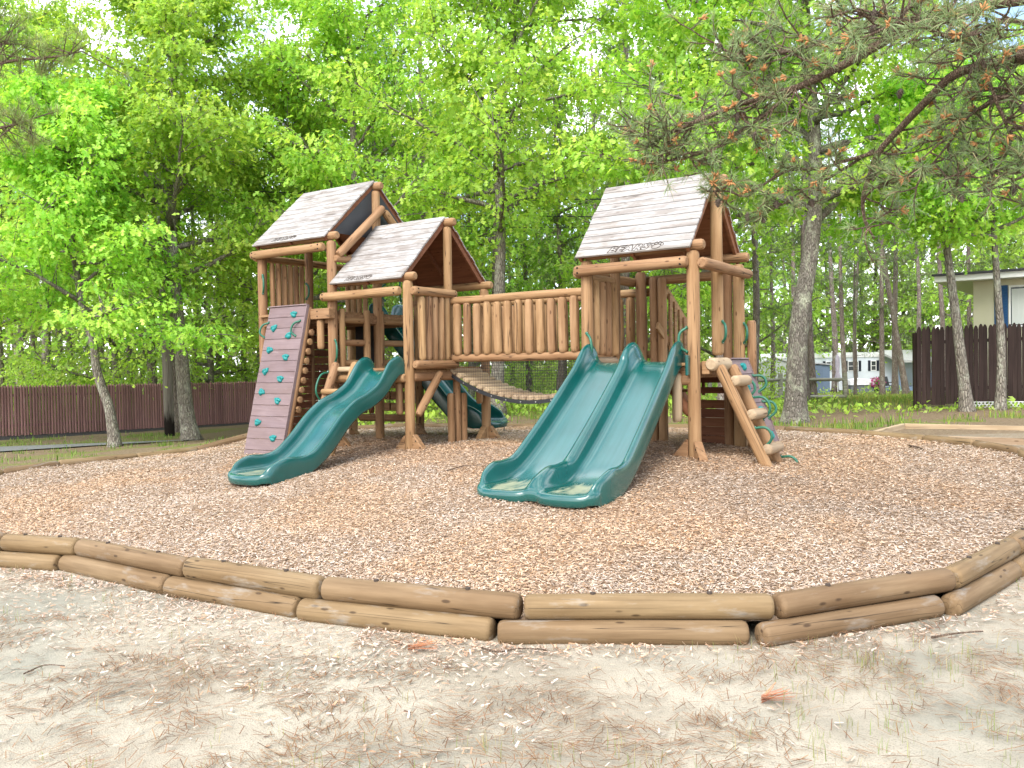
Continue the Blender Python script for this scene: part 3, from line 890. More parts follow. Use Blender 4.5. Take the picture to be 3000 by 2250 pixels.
log('rail', PS, (XR0 + .0, .04, 1.19), (XR0 + .0, .84, 1.19), .06, mat='bridge')
pickets([(x, DR) for x in lin(-.95, -.35, 2)], .1, .12, .03, 'x') if False else None

# rungs from the low deck up to the tall one, seen through the tower
for y0, y1 in ((.16, .70), (1.08, 1.78)):
    for z in (1.24, 1.58, 1.96): log('rung', PS, (XB + .02, y0, z), (XB + .02, y1, z), .055, chamfer=.05)
log('ladder_post', PS, (XB + .05, .16, 1.16), (XB + .05, .16, 2.14), .055)
log('ladder_post', PS, (XB + .05, .74, 1.16), (XB + .05, .74, 2.14), .062)
log('ladder_post', PS, (XB + .05, 1.10, 1.16), (XB + .05, 1.10, 2.14), .05)
# short stub logs that stiffen the decks
log('stub_log', PS, (-.20, -.07, 1.02), (-.20, -.07, .42), .062, chamfer=.05, mat='bridge')
log('stub_log', PS, (XC - .18, -.03, .93), (XC - .18, -.03, .43), .058, chamfer=.04)
log('stub_log', PS, (XB - .18, -.10, 1.96), (XB - .18, -.10, 1.48), .06, chamfer=.05)
log('stub_log', PS, (XC + .02, 1.78, .92), (XC + .02, 1.78, .52), .06, chamfer=.04)
# diagonal braces
def brace(p0, p1, r=.062, mat='log'): return log('brace', PS, p0, p1, r, mat, chamfer=.1)
b = brace((XC + .09, .08, .42), (XC + .13, .60, 1.06), .066)
bolt(b, (XC + .16, .19, .56), (1, 0, 0)); bolt(b, (XC + .19, .52, .97), (1, 0, 0))
brace((-.08, .06, .50), (-.42, .06, .98), .06, 'dark_wood')
# foot cleats: split-log triangles against the posts
def cleat(x, y, dx, dy, s=.215):
    z = gz(x + dx * .2, y + dy * .2) - .05
    D = Vector((dx, dy, 0)).normalized(); Nn = Vector((-D.y, D.x, 0))
    base = Vector((x, y, 0)) + D * (RP * .92)
    prof = [(0, z - .05), (s, z - .05), (s * .98, z + .05), (s * .16, z + s * 1.18), (.02, z + s * 1.25), (0, z + s * 1.2)]
    V = []
    for w in (-.055, .055):
        for a, b_ in prof: V.append(base + D * a + Nn * w + Vector((0, 0, b_)))
    n = len(prof)
    mb = MB(); mb.add(V, [tuple(range(n)), tuple(reversed(range(n, 2 * n)))] + [(k, k + n, (k + 1) % n + n, (k + 1) % n) for k in range(n)])
    o = mb.build('foot_cleat', [M['log']], PS, bevel=.012)
    bolt(o, base + D * s * .35 - Nn * .055 + Vector((0, 0, z + .17)), -Nn); bolt(o, base + D * s * .75 - Nn * .055 + Vector((0, 0, z + .07)), -Nn)
for x, y, dx, dy in ((0, 0, -1, 0), (0, 0, .7, -.7), (XC, 0, -1, 0), (XC, 0, 1, 0), (XC, DL, 1, 0), (XC, DL, 0, -1), (XB, DL, 1, 0), (XB, 0, 1, .3), (XA, DL, 1, 0), (XR0, DR, -1, 0), (0, DR, 0, 1)): cleat(x, y, dx, dy)

# ------------------------------------------------------------------ handles
def handle(p0, p1, out, bow=.09, r=.0175, parent=PS, host=None):
    p0, p1, out = Vector(p0), Vector(p1), Vector(out).normalized()
    t = (p1 - p0)
    pts = [p0 - out * .01, p0 + out * .012 + t * .04, p0 + t * .16 + out * bow * .75, p0 + t * .36 + out * bow * 1.05, p0 + t * .64 + out * bow * 1.05, p0 + t * .84 + out * bow * .75, p1 + out * .012 - t * .04, p1 - out * .01]
    mb = MB(); mb.tube(catmull(pts, 4), r, 7)
    for q in (p0, p1):
        mb.tube([q - out * .006, q + out * .012], .021, 8)
    o = mb.build('handle', [M['green']], parent, smooth=True)
    mb2 = MB()
    for q, s in ((p0, -1), (p1, 1)): mb2.tube([q + out * .010, q + out * .017], .009, 6)
    child(mb2.build('bolt', [M['bolt']], parent), o)
    return o
handle((XR0 + .03, -.085, 1.56), (XR0 + .06, -.085, 1.22), (.8, -.5, 0))
handle((-.06, -.075, 1.58), (-.06, -.075, 1.28), (-.8, -.5, 0))
handle((.075, .80, 1.68), (.075, .80, 1.41), (.7, -.7, 0)); handle((.075, 1.63, 1.68), (.075, 1.63, 1.41), (.7, -.7, 0))
handle((XB + .075, -.03, 1.62), (XB + .075, -.03, 1.27), (.85, -.5, 0), .1)
handle((XA + .065, -.05, 2.80), (XA + .065, -.05, 2.48), (.8, -.5, 0))
handle((XA + .08, .93, 2.72), (XA + .08, .93, 2.44), (.8, -.2, 0)); handle((-6.8, DL - .1, 2.7), (-6.8, DL - .1, 2.4), (0, -1, 0)); handle((-6.4, DL - .1, 2.8), (-6.4, DL - .1, 2.35), (.5, -1, 0))
handle((XB, 1.82, 2.62), (XB, 1.82, 2.3), (.6, -.7, 0))
# climbing rope in the tall tower
mb = MB(); mb.tube(catmull([(-7.35, 1.15, 3.05), (-7.36, 1.14, 2.6), (-7.39, 1.1, 2.15), (-7.40, 1.08, 1.0)], 8), .018, 6)
mb.build('climbing_rope', [M['belt']], PS, smooth=True)

# ------------------------------------------------------------------ climbing walls
_hold = []
def hold_mesh(seed):
    rnd = random.Random(seed)
    bm = bmesh.new(); bmesh.ops.create_icosphere(bm, subdivisions=3, radius=1)
    ph = [rnd.uniform(0, 6) for _ in range(4)]
    for v in bm.verts:
        c = v.co
        k = 1 + .16 * math.sin(3 * math.atan2(c.y, c.x) + ph[0]) + .10 * math.sin(5 * math.atan2(c.y, c.x) + ph[1])
        c.x *= k; c.y *= k * .8; c.z = max(c.z, -.05) * .75
        for sx in (-.38, .38):
            d = math.hypot(c.x - sx, c.y - .05 * math.sin(ph[2]))
            if d < .27 and c.z > .1: c.z -= .62 * (1 - (d / .27) ** 2) ** .7
    bmesh.ops.scale(bm, vec=(.07, .07, .07), verts=bm.verts)
    me = bpy.data.meshes.new('climbing_hold'); bm.to_mesh(me); bm.free()
    me.materials.append(M['hold']); me.polygons.foreach_set('use_smooth', np.ones(len(me.polygons), bool))
    return me
HOLDS = [hold_mesh(s) for s in range(4)]
def climbing_wall(x0, x1, top, bot, axis, nb, holds, label=None):
    """inclined board wall; axis 'y': faces -y, spans x0..x1; axis 'x': faces +x, spans y x0..x1. top/bot = (offset, z)"""
    if axis == 'y':
        X = Vector((1, 0, 0)); T, B_ = Vector((0, top[0], top[1])), Vector((0, bot[0], bot[1]))
        base = Vector((x0, 0, 0)) + B_
    else:
        X = Vector((0, 1, 0)); T, B_ = Vector((top[0], 0, top[1])), Vector((bot[0], 0, bot[1]))
        base = Vector((0, x0, 0)) + B_
    Y = (T - B_).normalized(); Z = X.cross(Y)
    H, W = (T - B_).length, x1 - x0
    A = Matrix((X, Y, Z)).transposed().to_4x4(); A.translation = base
    # frame: two round stringers and the capping strip
    mb = MB()
    mb.box((-.012, H + .001, -.045), (W + .012, H + .018, .022)); mb.box((W + .002, .0, -.04), (W + .016, H, .012))
    wall = mb.build('climbing_wall', [M['purple']], PS, matrix=A)
    for u in (.02, W - .03):
        p0, p1 = A @ Vector((u, -.1, -.085)), A @ Vector((u, H - .01, -.085))
        child(log('stringer', PS, p0, p1, .058, chamfer=.05), wall)
    bh = H / nb
    mbp = MB(); mbp.box((0, -bh / 2 + .003, -.022), (W, bh / 2 - .003, 0)); me = mbp.mesh('wall_board', M['purple'], bevel=.003)
    for k in range(nb):
        Bm = A @ Matrix.Translation((0, bh * (k + .5), random.uniform(-.002, .002)))
        child(link('wall_board', me, PS, Bm), wall)
    for k, (u, v) in enumerate(holds):
        Bm = A @ Matrix.Translation((u * W, v * H, -.002)) @ Matrix.Rotation(random.uniform(-.5, .5), 4, 'Z')
        child(link('climbing_hold', HOLDS[k % 4], PS, Bm), wall)
    return wall, A, W, H
ZB = gz(-7.0, -.82)
holdsA = [(.70, .945), (.22, .86), (.66, .805), (.21, .715), (.68, .665), (.20, .575), (.64, .525), (.20, .44), (.67, .385), (.24, .245), (.72, .15)]
wA, AA, WA, HA = climbing_wall(-7.46, -6.56, (-.24, 2.20), (-.88, ZB - .12), 'y', 14, holdsA)
for u, s in ((.05, -1), (.90, -1)):
    p0, p1 = AA @ Vector((u * WA, HA * .90, .0)), AA @ Vector((u * WA - .05, HA * .80, .0))
    child(handle(p0, p1, AA.to_3x3() @ Vector((-.75, 0, .5)), .10), wA)
for k in range(9):      # half logs behind the wall, cut ends showing on the right
    v = HA * (.84 - k * .062)
    p = AA @ Vector((.2, v, -.17)); q = AA @ Vector((WA + .05, v, -.17))
    child(log('backing_log', PS, p, q, .055, chamfer=.008, n=10, rings=3), wA)
holdsR = [(.55, .93), (.30, .72), (.62, .50), (.30, .36), (.66, .25)]
wR, AR, WR, HR = climbing_wall(.86, 1.52, (.16, 1.18), (.66, gz(.7, 1.2) - .1), 'x', 7, holdsR)
for u, v in ((.12, .80), (.92, .84), (.92, .58)):
    p0, p1 = AR @ Vector((u * WR, HR * v, 0)), AR @ Vector((u * WR, HR * (v - .17), 0))
    child(handle(p0, p1, AR.to_3x3() @ Vector((.3, 0, 1)), .13), wR)

# board walls closing the space below the decks
def board_wall(lo, hi, n, mat='dark_wood', gap=.008):
    mb = MB()
    l2, h2 = Vector(lo), Vector(hi)
    ax = 0 if (h2.x - l2.x) > (h2.y - l2.y) else 1
    for t in (.1, .9):
        c = l2.lerp(h2, t); a = Vector((c.x - .02, c.y - .02, lo[2])) ; b_ = Vector((c.x + .02, c.y + .02, hi[2]))
        if ax == 0: a.y, b_.y = hi[1] + .002, hi[1] + .04
        else: a.x, b_.x = lo[0] - .04, lo[0] - .002
        mb.box(a, b_)
    o = mb.build('board_wall', [M['dark_wood']], PS)
    boards('board', o, lo, hi, mat, 'z', n, gap)
board_wall((XA + .02, .1, -.1), (XA + .06, DL - .1, 1.92), 15, gap=.012)  # shade below the tall deck is put into these boards' dark colour
board_wall((-.62, DR + .02, -.02), (-.02, DR + .06, .62), 5)
board_wall((-.62, DR + .02, .68), (-.02, DR + .06, .98), 2, gap=.06)
# dark panel high up behind the rungs
mb = MB(); mb.box((XA + .3, DL - .05, 1.25), (XA + .85, DL - .02, 1.95)); mb.build('dark_panel', [M['mesh_panel']], PS)

# tic-tac-toe panel under the tall tower's back
log('rail', PS, (-7.55, DL - .05, .22), (-6.28, DL - .05, .22), .07); 
for x in (-7.42, -7.24): log('picket', PS, (x, DL - .05, .30), (x, DL - .05, .92), .055, 'dark_wood', chamfer=.05, n=10, rings=4)
mb = MB()
for k in range(3): mb.tube([(-7.08 , DL - .05, .43 + k * .21), (-6.36, DL - .05, .43 + k * .21)], .012, 6)
for x in (-7.08, -6.36): mb.box((x - .02, DL - .08, .3), (x + .02, DL - .02, 1.0))
game = mb.build('game_panel', [M['bolt']], PS)
cube = MB(); cube.box((-.065, -.065, -.075), (.065, .065, .075)); cme = cube.mesh('game_block', M['log'], bevel=.01)
ringm = MB(); ringm.tube([(.042 * math.cos(a * math.pi / 8), 0, .055 * math.sin(a * math.pi / 8)) for a in range(17)], .006, 4, cap=False); rme = ringm.mesh('mark', M['hole'])
xm = MB(); xm.tube([(-.045, 0, -.05), (.045, 0, .05)], .006, 4); xm.tube([(.045, 0, -.05), (-.045, 0, .05)], .006, 4); xme = xm.mesh('mark', M['hole'])
for i in range(4):
    for k in range(3):
        bx = link('game_block', cme, PS, Matrix.Translation((-6.98 + i * .175, DL - .05, .43 + k * .21)))
        child(bx, game)
        if (i, k) in ((1, 1), (3, 0)): child(link('mark', rme, PS, Matrix.Translation((-6.98 + i * .175, DL - .118, .43 + k * .21))), game)
        if (i, k) in ((3, 1), (2, 2), (1, 2)): child(link('mark', xme, PS, Matrix.Translation((-6.98 + i * .175, DL - .118, .43 + k * .21))), game)

# ------------------------------------------------------------------ log ladders
def ladder(o0, top, bot, width, axis, steps, rs=.072, hoops=(), smat='bridge', sr=.068):
    """o0: start along the width axis; top/bot = (out, z)"""
    def pt(w, q): return Vector((q[0], w, q[1])) if axis == 'x' else Vector((w, q[0], q[1]))
    root = None
    for w in (o0, o0 + width):
        s = log('stringer', PS, pt(w, bot), pt(w, top), rs, chamfer=.05)
        if root is None: s.name = 'log_ladder'; s.data.name = 'log_ladder'; root = s
        else: child(s, root)
    D = Vector((bot[0] - top[0], bot[1] - top[1])); nrm = Vector((-D.y, D.x)).normalized()
    if nrm.y < 0: nrm = -nrm
    for t in steps:
        q = Vector(top) + D * t + nrm * (rs * 1.35)
        child(log('step', PS, pt(o0 - .02, q), pt(o0 + width + .03, q), sr, smat, chamfer=.03), root)
    for w, t0, t1 in hoops:
        a, b_ = Vector(top) + D * t0 + nrm * rs * .9, Vector(top) + D * t1 + nrm * rs * .9
        child(handle(pt(w, a), pt(w, b_), pt(0, nrm) if True else None, .14, .0165), root)
    return root
ladder(.16, (.26, 1.10), (.93, gz(.95, .2) - .2), .44, 'x', (.16, .45, .74), hoops=((.62, .30, .50), (.18, .55, .72), (.62, .82, 1.0)))
log('step', PS, (.20, .04, 1.12), (.20, .62, 1.12), .085, 'bridge', chamfer=.05)
ladder(-6.0, (-.16, 1.24), (-.86, gz(-5.8, -.8) - .2), .44, 'y', (.30, .52, .74), hoops=((-6.05, .10, .38), (-5.54, .58, .88)), smat='log', sr=.045)
log('step', PS, (-5.95, -.17, 1.14), (-5.5, -.17, 1.14), .042, 'bridge', chamfer=.03)

# ------------------------------------------------------------------ back stairs of the right tower
st0, st1 = Vector((-1.12, 1.74, 2.22)), Vector((-1.12, 2.95, 1.46))
mb = MB(); A = frame_from(st0, st1); Lr = (st1 - st0).length
mb.box((0, -.02, -.06), (Lr, .02, .06)); mb.box((0, -.02, -.68), (Lr, .02, -.56))
rail = mb.build('stair_rail', [M['log']], PS, matrix=A, bevel=.005)
for k in range(7):
    q = st0.lerp(st1, .06 + k * .145)
    mb = MB(); mb.box((-.045, -.015, -.86), (.045, .015, .0)); child(mb.build('baluster', [M['log']], PS, matrix=Matrix.Translation(q + Vector((.035, 0, 0))) @ Matrix.Rotation(math.pi / 2, 4, 'Z')), rail)
for x in (-1.12, -.2):
    mb = MB(); A = frame_from((x, 1.74, 1.02), (x, 3.05, .1)); mb.box((0, -.022, -.11), (1.6, .022, .11)); s = mb.build('stair_stringer', [M['dark_wood']], PS, matrix=A)
for k in range(5):
    mb = MB(); mb.box((-1.1, 1.80 + k * .26, .90 - k * .185), (-.22, 2.06 + k * .26, .94 - k * .185)); mb.build('stair_tread', [M['log']], PS)
for k in range(3):
    mb = MB(); mb.box((-1.3, 3.30, -.06 + k * .15), (-.3, 3.36, .08 + k * .15)); mb.build('step_timber', [M['bridge' if k == 2 else 'log']], PS, bevel=.006)

# ------------------------------------------------------------------ bridge
YB0, YB1 = .98, 1.74
rail = log('bridge', PS, (XC - .05, YB0 - .04, 2.21), (XR0 + .0, YB0 - .04, 2.21), .064, rings=12, chamfer=.05)
for y, z, r in ((YB1 + .04, 2.21, .062), (YB0 - .04, 1.285, .062), (YB1 + .04, 1.285, .06)):
    child(log('rail', PS, (XC - .0 if y < 1 else XC - .05, y, z), (XR0 + (.0 if y < 1 else .12), y, z), r, rings=10), rail)
xs = lin(-4.36, -1.62, 15)
for k, x in enumerate(xs):
    for y, dx in ((YB0 - .06, 0), (YB1 + .06, .09)):
        child(log('picket', PS, (x + dx, y, 1.335 + random.uniform(-.012, .012)), (x + dx, y, 2.15 + random.uniform(-.01, .012)), .069 * random.uniform(.94, 1.06), 'picket', chamfer=.06, n=10, rings=4, wob=.02), rail)
SAG = .47
def bz(x):
    t = (x - XC) / (XR0 - XC); return 1.10 - SAG * 4 * t * (1 - t)
npl = 23
for k in range(npl):
    x = XC + .06 + (XR0 - XC - .12) * k / (npl - 1); z = bz(x)
    sl = math.atan2(bz(x + .01) - bz(x - .01), .02)
    child(log('bridge_plank', PS, (x, YB0 - .02, z), (x, YB1 + .02, z), .062, 'bridge', up=(-math.sin(sl), 0, math.cos(sl)), half=True, n=12, rings=3, chamfer=.02), rail)
def strip(y, w):
    mb = MB(); N = 28
    V = []
    for k in range(N + 1):
        x = XC + .02 + (XR0 - XC - .04) * k / N; z = bz(x) - .035
        V += [(x, y - w, z - .03), (x, y + w, z - .03), (x, y + w, z + .028), (x, y - w, z + .028)]
    F = []
    for k in range(N):
        a, b_ = k * 4, k * 4 + 4
        for j in range(4): F.append((a + j, b_ + j, b_ + (j + 1) % 4, a + (j + 1) % 4))
    mb.add(V, F); return mb
for y in (YB0 - .045, YB1 + .045):
    belt = child(strip(y, .008).build('belt', [M['belt']], PS), rail)
for k in range(npl):
    x = XC + .06 + (XR0 - XC - .12) * k / (npl - 1)
    if k % 2 == 0:
        mb = MB(); mb.tube([(x, YB0 - .053, bz(x) - .035), (x, YB0 - .06, bz(x) - .035)], .010, 6)
        child(mb.build('bolt', [M['bolt']], PS), rail)
def netting(y, s=.045, w=.0016):
    mb = MB()
    x = XC + .04
    while x < XR0 - .03:
        z0, z1 = bz(x) - .01, 1.27
        if z1 > z0: mb.add([(x - w, y, z0), (x + w, y, z0), (x + w, y, z1), (x - w, y, z1)], [(0, 1, 2, 3)])
        x += s
    z = 1.25
    while z > 1.10 - SAG:
        # the part of this height above the plank curve
        q = (1.10 - z) / (4 * SAG)
        segs = [(XC + .04, XR0 - .04)] if q <= 0 else ([(XC + (XR0 - XC) * (.5 - math.sqrt(.25 - q)), XC + (XR0 - XC) * (.5 + math.sqrt(.25 - q)))] if q < .25 else [])
        for a, b_ in segs: mb.add([(a, y, z - w), (b_, y, z - w), (b_, y, z + w), (a, y, z + w)], [(0, 1, 2, 3)])
        z -= s
    return child(mb.build('netting', [M['net']], PS), rail)
netting(YB0 - .055); netting(YB1 + .02, .045, .0026)

# ------------------------------------------------------------------ slides
def slide(name, xc, path, lanes, lane_w, hr, parent=PS, flare=(1.0, 1.0), dust=True):
    """path: (s, z) down the chute, s measured along -y from y=0. Cross-section swept along it."""
    pts = catmull([Vector((s, z, 0)) for s, z in path], 7)
    N = len(pts)
    Wd = lanes * lane_w
    # cross-section as (x, kind, value): built per station because the side height changes
    V, C = [], []
    L = [0.0]
    for i in range(1, N): L.append(L[-1] + (pts[i] - pts[i-1]).length)
    tot = L[-1]
    def section(u, tail):
        """list of (x, h) from the outer left skirt to the outer right skirt; u in 0..1"""
        hump = math.exp(-((u - .045) / .075) ** 2)
        end = max(0.0, (u - .88) / .12)
        h = hr * (1 + .38 * hump) * (1 - .05 * math.exp(-((u - .74) / .06) ** 2) + .24 * math.exp(-((u - .90) / .085) ** 2))
        if end > 0: h = h * max(0.0, 1 - end ** 2.2) ** .5 + .03 * end
        top = max(0.0, (.03 - u) / .03)
        h *= (1 - .25 * top)
        mid = h * (1.0 if u < .12 else (.92 if u < .8 else .95))
        sk = -.07 if u < .75 else -.07 - .06 * min(1, (u - .75) / .2)
        t = .066                                    # rail thickness
        sec = [(-Wd / 2, sk, 0, 0), (-Wd / 2 - .004, h * .45, 0, 0), (-Wd / 2 + .004, h * .93, 0, 0), (-Wd / 2 + .020, h, 0, 0), (-Wd / 2 + .040, h * .985, 0, 0), (-Wd / 2 + t, h * .88, 0, 0)]
        for ln in range(lanes):
            a = -Wd / 2 + ln * lane_w; b_ = a + lane_w
            ia, ib = a + t, b_ - t
            cr_ = .10
            sec += [(ia + .012, h * .55, 0, .1), (ia + .03, h * .24, .1, .2), (ia + .065, h * .06, .3, .5), (ia + cr_, 0, .7, .8)]
            for q in (.25, .5, .75): sec.append((ia + cr_ + (ib - ia - 2 * cr_) * q, -.004, 1, 1))
            sec += [(ib - cr_, 0, .7, .8), (ib - .065, h * .06, .3, .5), (ib - .03, h * .24, .1, .2), (ib - .012, h * .55, 0, .1)]
            if ln < lanes - 1:
                sec += [(b_ - t * .8, mid * .86, 0, 0), (b_ - .022, mid * .985, 0, 0), (b_, mid, 0, 0), (b_ + .022, mid * .985, 0, 0), (b_ + t * .8, mid * .86, 0, 0)]
        sec += [(Wd / 2 - t, h * .88, 0, 0), (Wd / 2 - .040, h * .985, 0, 0), (Wd / 2 - .020, h, 0, 0), (Wd / 2 - .004, h * .93, 0, 0), (Wd / 2 + .004, h * .45, 0, 0), (Wd / 2, sk, 0, 0)]
        return sec
    K = None
    for i in range(N):
        u = L[i] / tot
        t = (pts[min(i + 1, N - 1)] - pts[max(i - 1, 0)]).normalized()
        nx, nz = -t.y, t.x                          # normal in (s, z)
        if nz < 0: nx, nz = -nx, -nz
        end = max(0.0, (u - .86) / .14)
        pin = (1 - .06 * end ** 3) * (flare[0] + (flare[1] - flare[0]) * u ** 1.4)                  # the tip rounds in a little
        sec = section(u, 0); K = len(sec)
        e2 = max(0.0, (u - .84) / .16)
        for (x, h, d1, d2) in sec:
            xi = ((x + Wd / 2) / lane_w) % 1.0 * 2 - 1 if abs(x) < Wd / 2 - 1e-4 else 1.0
            bul = .17 * math.sqrt(max(0.0, 1 - abs(xi) ** 2.6)) * e2 ** 1.6          # each lane ends in a rounded lobe
            if lanes > 1 and abs(x) < lane_w / 2: bul = max(bul, .115 * e2 ** 1.6)
            V.append((xc + x * pin, -(pts[i].x + nx * h) - bul, pts[i].y + nz * h))
            tipd = max(1.25 * math.exp(-((u - .93) / .11) ** 2), .75 * math.exp(-((u - .05) / .05) ** 2)) * d1 if dust else 0
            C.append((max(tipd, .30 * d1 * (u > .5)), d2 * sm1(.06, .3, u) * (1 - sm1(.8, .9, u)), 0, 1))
    # rounded front lip
    last = V[-K:]
    for k, (dy, dz) in enumerate(((.03, -.006), (.05, -.03), (.052, -.075), (.03, -.12))):
        for (x, y, z) in last: V.append((x, y - dy, max(min(z, pts[-1].y + .035) + dz, z + dz) if k < 2 else min(z + dz, pts[-1].y + dz + .02))); C.append((0.05, 0, 0, 1))
    rows = N + 4
    F = [(i*K + k, i*K + k + 1, (i+1)*K + k + 1, (i+1)*K + k) for i in range(rows - 1) for k in range(K - 1)]
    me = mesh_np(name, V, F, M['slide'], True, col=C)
    o = link(name, me, parent)
    md = o.modifiers.new('thick', 'SOLIDIFY'); md.thickness = .008; md.offset = -1
    md = o.modifiers.new('sub', 'SUBSURF'); md.levels = md.render_levels = 1
    return o, pts
def sm1(a, b, v):
    t = min(1, max(0, (v - a) / (b - a))); return t * t * (3 - 2 * t)
PATH2 = [(-.02, 1.165), (.12, 1.15), (.28, 1.06), (.48, .90), (.9, .56), (1.35, .21), (1.70, -.03), (1.96, -.135), (2.18, -.165), (2.40, -.165)]
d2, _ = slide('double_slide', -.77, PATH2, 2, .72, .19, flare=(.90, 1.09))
PATH1 = [(.06, 1.10), (.2, 1.09), (.36, .97), (.56, .78), (.82, .64), (1.08, .54), (1.34, .36), (1.62, .10), (1.90, -.10), (2.16, -.19), (2.42, -.205), (2.66, -.20)]
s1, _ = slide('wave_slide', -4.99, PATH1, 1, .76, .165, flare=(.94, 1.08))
# slide that leaves the back of the tall tower, running along the bridge side
PATH3 = [(0, 2.14), (.12, 2.12), (.35, 1.93), (.7, 1.55), (1.2, 1.0), (1.7, .5), (2.05, .24), (2.35, .18), (2.6, .18)]
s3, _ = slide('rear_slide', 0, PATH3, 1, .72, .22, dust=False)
s3.matrix_basis = Matrix.Translation((-7.45, 2.5, 0)) @ Matrix.Rotation(math.radians(90), 4, 'Z')
deckm = MB(); deckm.box((-7.9, DL + .06, 2.06), (-6.9, 2.84, 2.10)); deckm.build('landing', [M['log']], PS)
for x, y in ((-7.85, 2.78), (-7.0, 2.80)): post(x, y, 2.9, .06)
# end brackets where the slides meet the decks
mb = MB(); mb.box((-.05, -.17, .99), (.0 - .012, -.10, 1.24)); child(mb.build('bracket', [M['slide']], PS, bevel=.01), d2)
mb = MB(); mb.box((-4.70, -.13, .96), (-4.655, -.07, 1.22)); child(mb.build('bracket', [M['slide']], PS, bevel=.01), s1)
for o in (d2, s1):
    for x in ((-1.2, -.3) if o is d2 else (-5.2, -4.9)):
        y = -2.2 if o is d2 else -2.42
        mb = MB(); mb.box((x - .05, y - .05, gz(x, y) - .1), (x + .05, y + .05, -.26 if o is d2 else -.28)); child(mb.build('slide_foot', [M['belt']], PS), o)
# ------------------------------------------------------------------ log edging round the chips
def build_edging():
    E = empty('log_edging', (-.9, 11.6, -.4))
    tag(E, 'ring of short round edging logs, two courses high, around the wood chips', 'edging')
    off = Matrix.Translation((-.9, 11.6, -.4)).inverted()
    n = len(RING)
    pin = MB(); pin.tube([(0, 0, -.02), (0, 0, .012)], .017, 8); pme = pin.mesh('pin', M['engrave'])
    for i in range(n):
        a, b = Vector((*RING[i], 0)), Vector((*RING[(i + 1) % n], 0))
        t = (b - a).normalized(); out = Vector((t.y, -t.x, 0))
        mid = (a + b) / 2
        zin = float(mulch_z(np.array([mid.x]), np.array([mid.y]))[0]); zo = float(terr_z(np.array([mid.x + out.x * .2]), np.array([mid.y + out.y * .2]))[0])
        vis = mid.y < 9.5
        def zt(p): return float(terr_z(np.array([p.x + out.x * .12]), np.array([p.y + out.y * .12]))[0])
        g = .012
        if vis:
            sh = -.16 * t
            p0, p1 = a + t * g + sh + out * .05, b - t * g + sh + out * .05
            p0.z, p1.z = zt(p0) + .05, zt(p1) + .05
            link('log', log_mesh('log', (p1 - p0).length, .078 * random.uniform(.95, 1.05), M['edging'], n=16, wob=.006, rings=10, chamfer=.03), E, off @ frame_from(p0, p1))
            h = .195
        else: h = .06
        p0, p1 = a + t * g, b - t * g
        p0.z, p1.z = zt(p0) + h, zt(p1) + h
        if not vis:
            for p in (p0, p1): p.z = max(p.z, float(mulch_z(np.array([p.x]), np.array([p.y]))[0]) + .01)
        r = .08 * random.uniform(.95, 1.06)
        lg = link('log', log_mesh('log', (p1 - p0).length, r, M['edging'], n=16, wob=.006, rings=10, chamfer=.03), E, off @ frame_from(p0, p1))
        if vis:
            for f in (.28, .75):
                q = lg.matrix_basis @ Vector(((p1 - p0).length * f, 0, r * .98))
                o = link('pin', pme, E, Matrix.Translation(q)); child(o, lg)
build_edging()

# ------------------------------------------------------------------ sandbox of planks beyond the right rim
def build_sandbox():
    S = empty('sandbox', (8.5, 14.2, -.1))
    tag(S, 'low plank-sided sand box beyond the edging on the right', 'sandbox')
    off = Matrix.Translation((8.5, 14.2, -.1)).inverted()
    c = [(6.35, 13.75), (7.05, 15.9), (12.5, 15.3), (11.9, 12.2), (6.6, 12.6)]
    segs = [((5.85, 13.95), (7.2, 15.7)), ((7.2, 15.7), (12.4, 12.1)), ((6.62, 12.95), (11.5, 9.55))]
    for (a, b) in segs:
        p0, p1 = Vector((*a, 0)), Vector((*b, 0))
        z = max(terr_z(np.array([a[0], b[0]]), np.array([a[1], b[1]])))
        p0.z = p1.z = -.14
        L = (p1 - p0).length
        k = max(1, round(L / 2.4))
        for j in range(k):
            mb = MB(); mb.box((0, -.035, -.12), (L / k - .006, .035, .11))
            mb.build('plank', [M['bridge']], S, matrix=off @ frame_from(p0.lerp(p1, j / k), p0.lerp(p1, (j + 1) / k)), bevel=.006)
build_sandbox()

# ------------------------------------------------------------------ stockade fences
def picket_mesh(w, h, th, mat, point=.1, round_=False):
    mb = MB()
    if round_:
        n = 6; V = []
        for z, s in ((0, 1), (h - point, 1), (h, .25)):
            for k in range(n + 1):
                a = math.pi * k / n
                V.append((w / 2 * math.cos(a) * s, -th * math.sin(a) * s, z))
        m = n + 1
        F = [(i*m + k, i*m + k + 1, (i+1)*m + k + 1, (i+1)*m + k) for i in range(2) for k in range(n)] + [tuple(range(2*m, 3*m))]
        F += [(i*m, (i+1)*m, (i+1)*m + n, i*m + n) for i in range(2)]
        mb.add(V, F)
    else:
        pr = [(-w/2, 0), (w/2, 0), (w/2, h - point), (w*.36, h - point*.45), (w*.15, h - point*.08), (0, h), (-w*.15, h - point*.08), (-w*.36, h - point*.45), (-w/2, h - point)]
        V = [(x, 0, z) for x, z in pr] + [(x, th, z) for x, z in pr]; n = len(pr)
        mb.add(V, [tuple(range(n)), tuple(reversed(range(n, 2*n)))] + [(k, k + n, (k+1) % n + n, (k+1) % n) for k in range(n)])
    return mb.mesh('picket', mat)
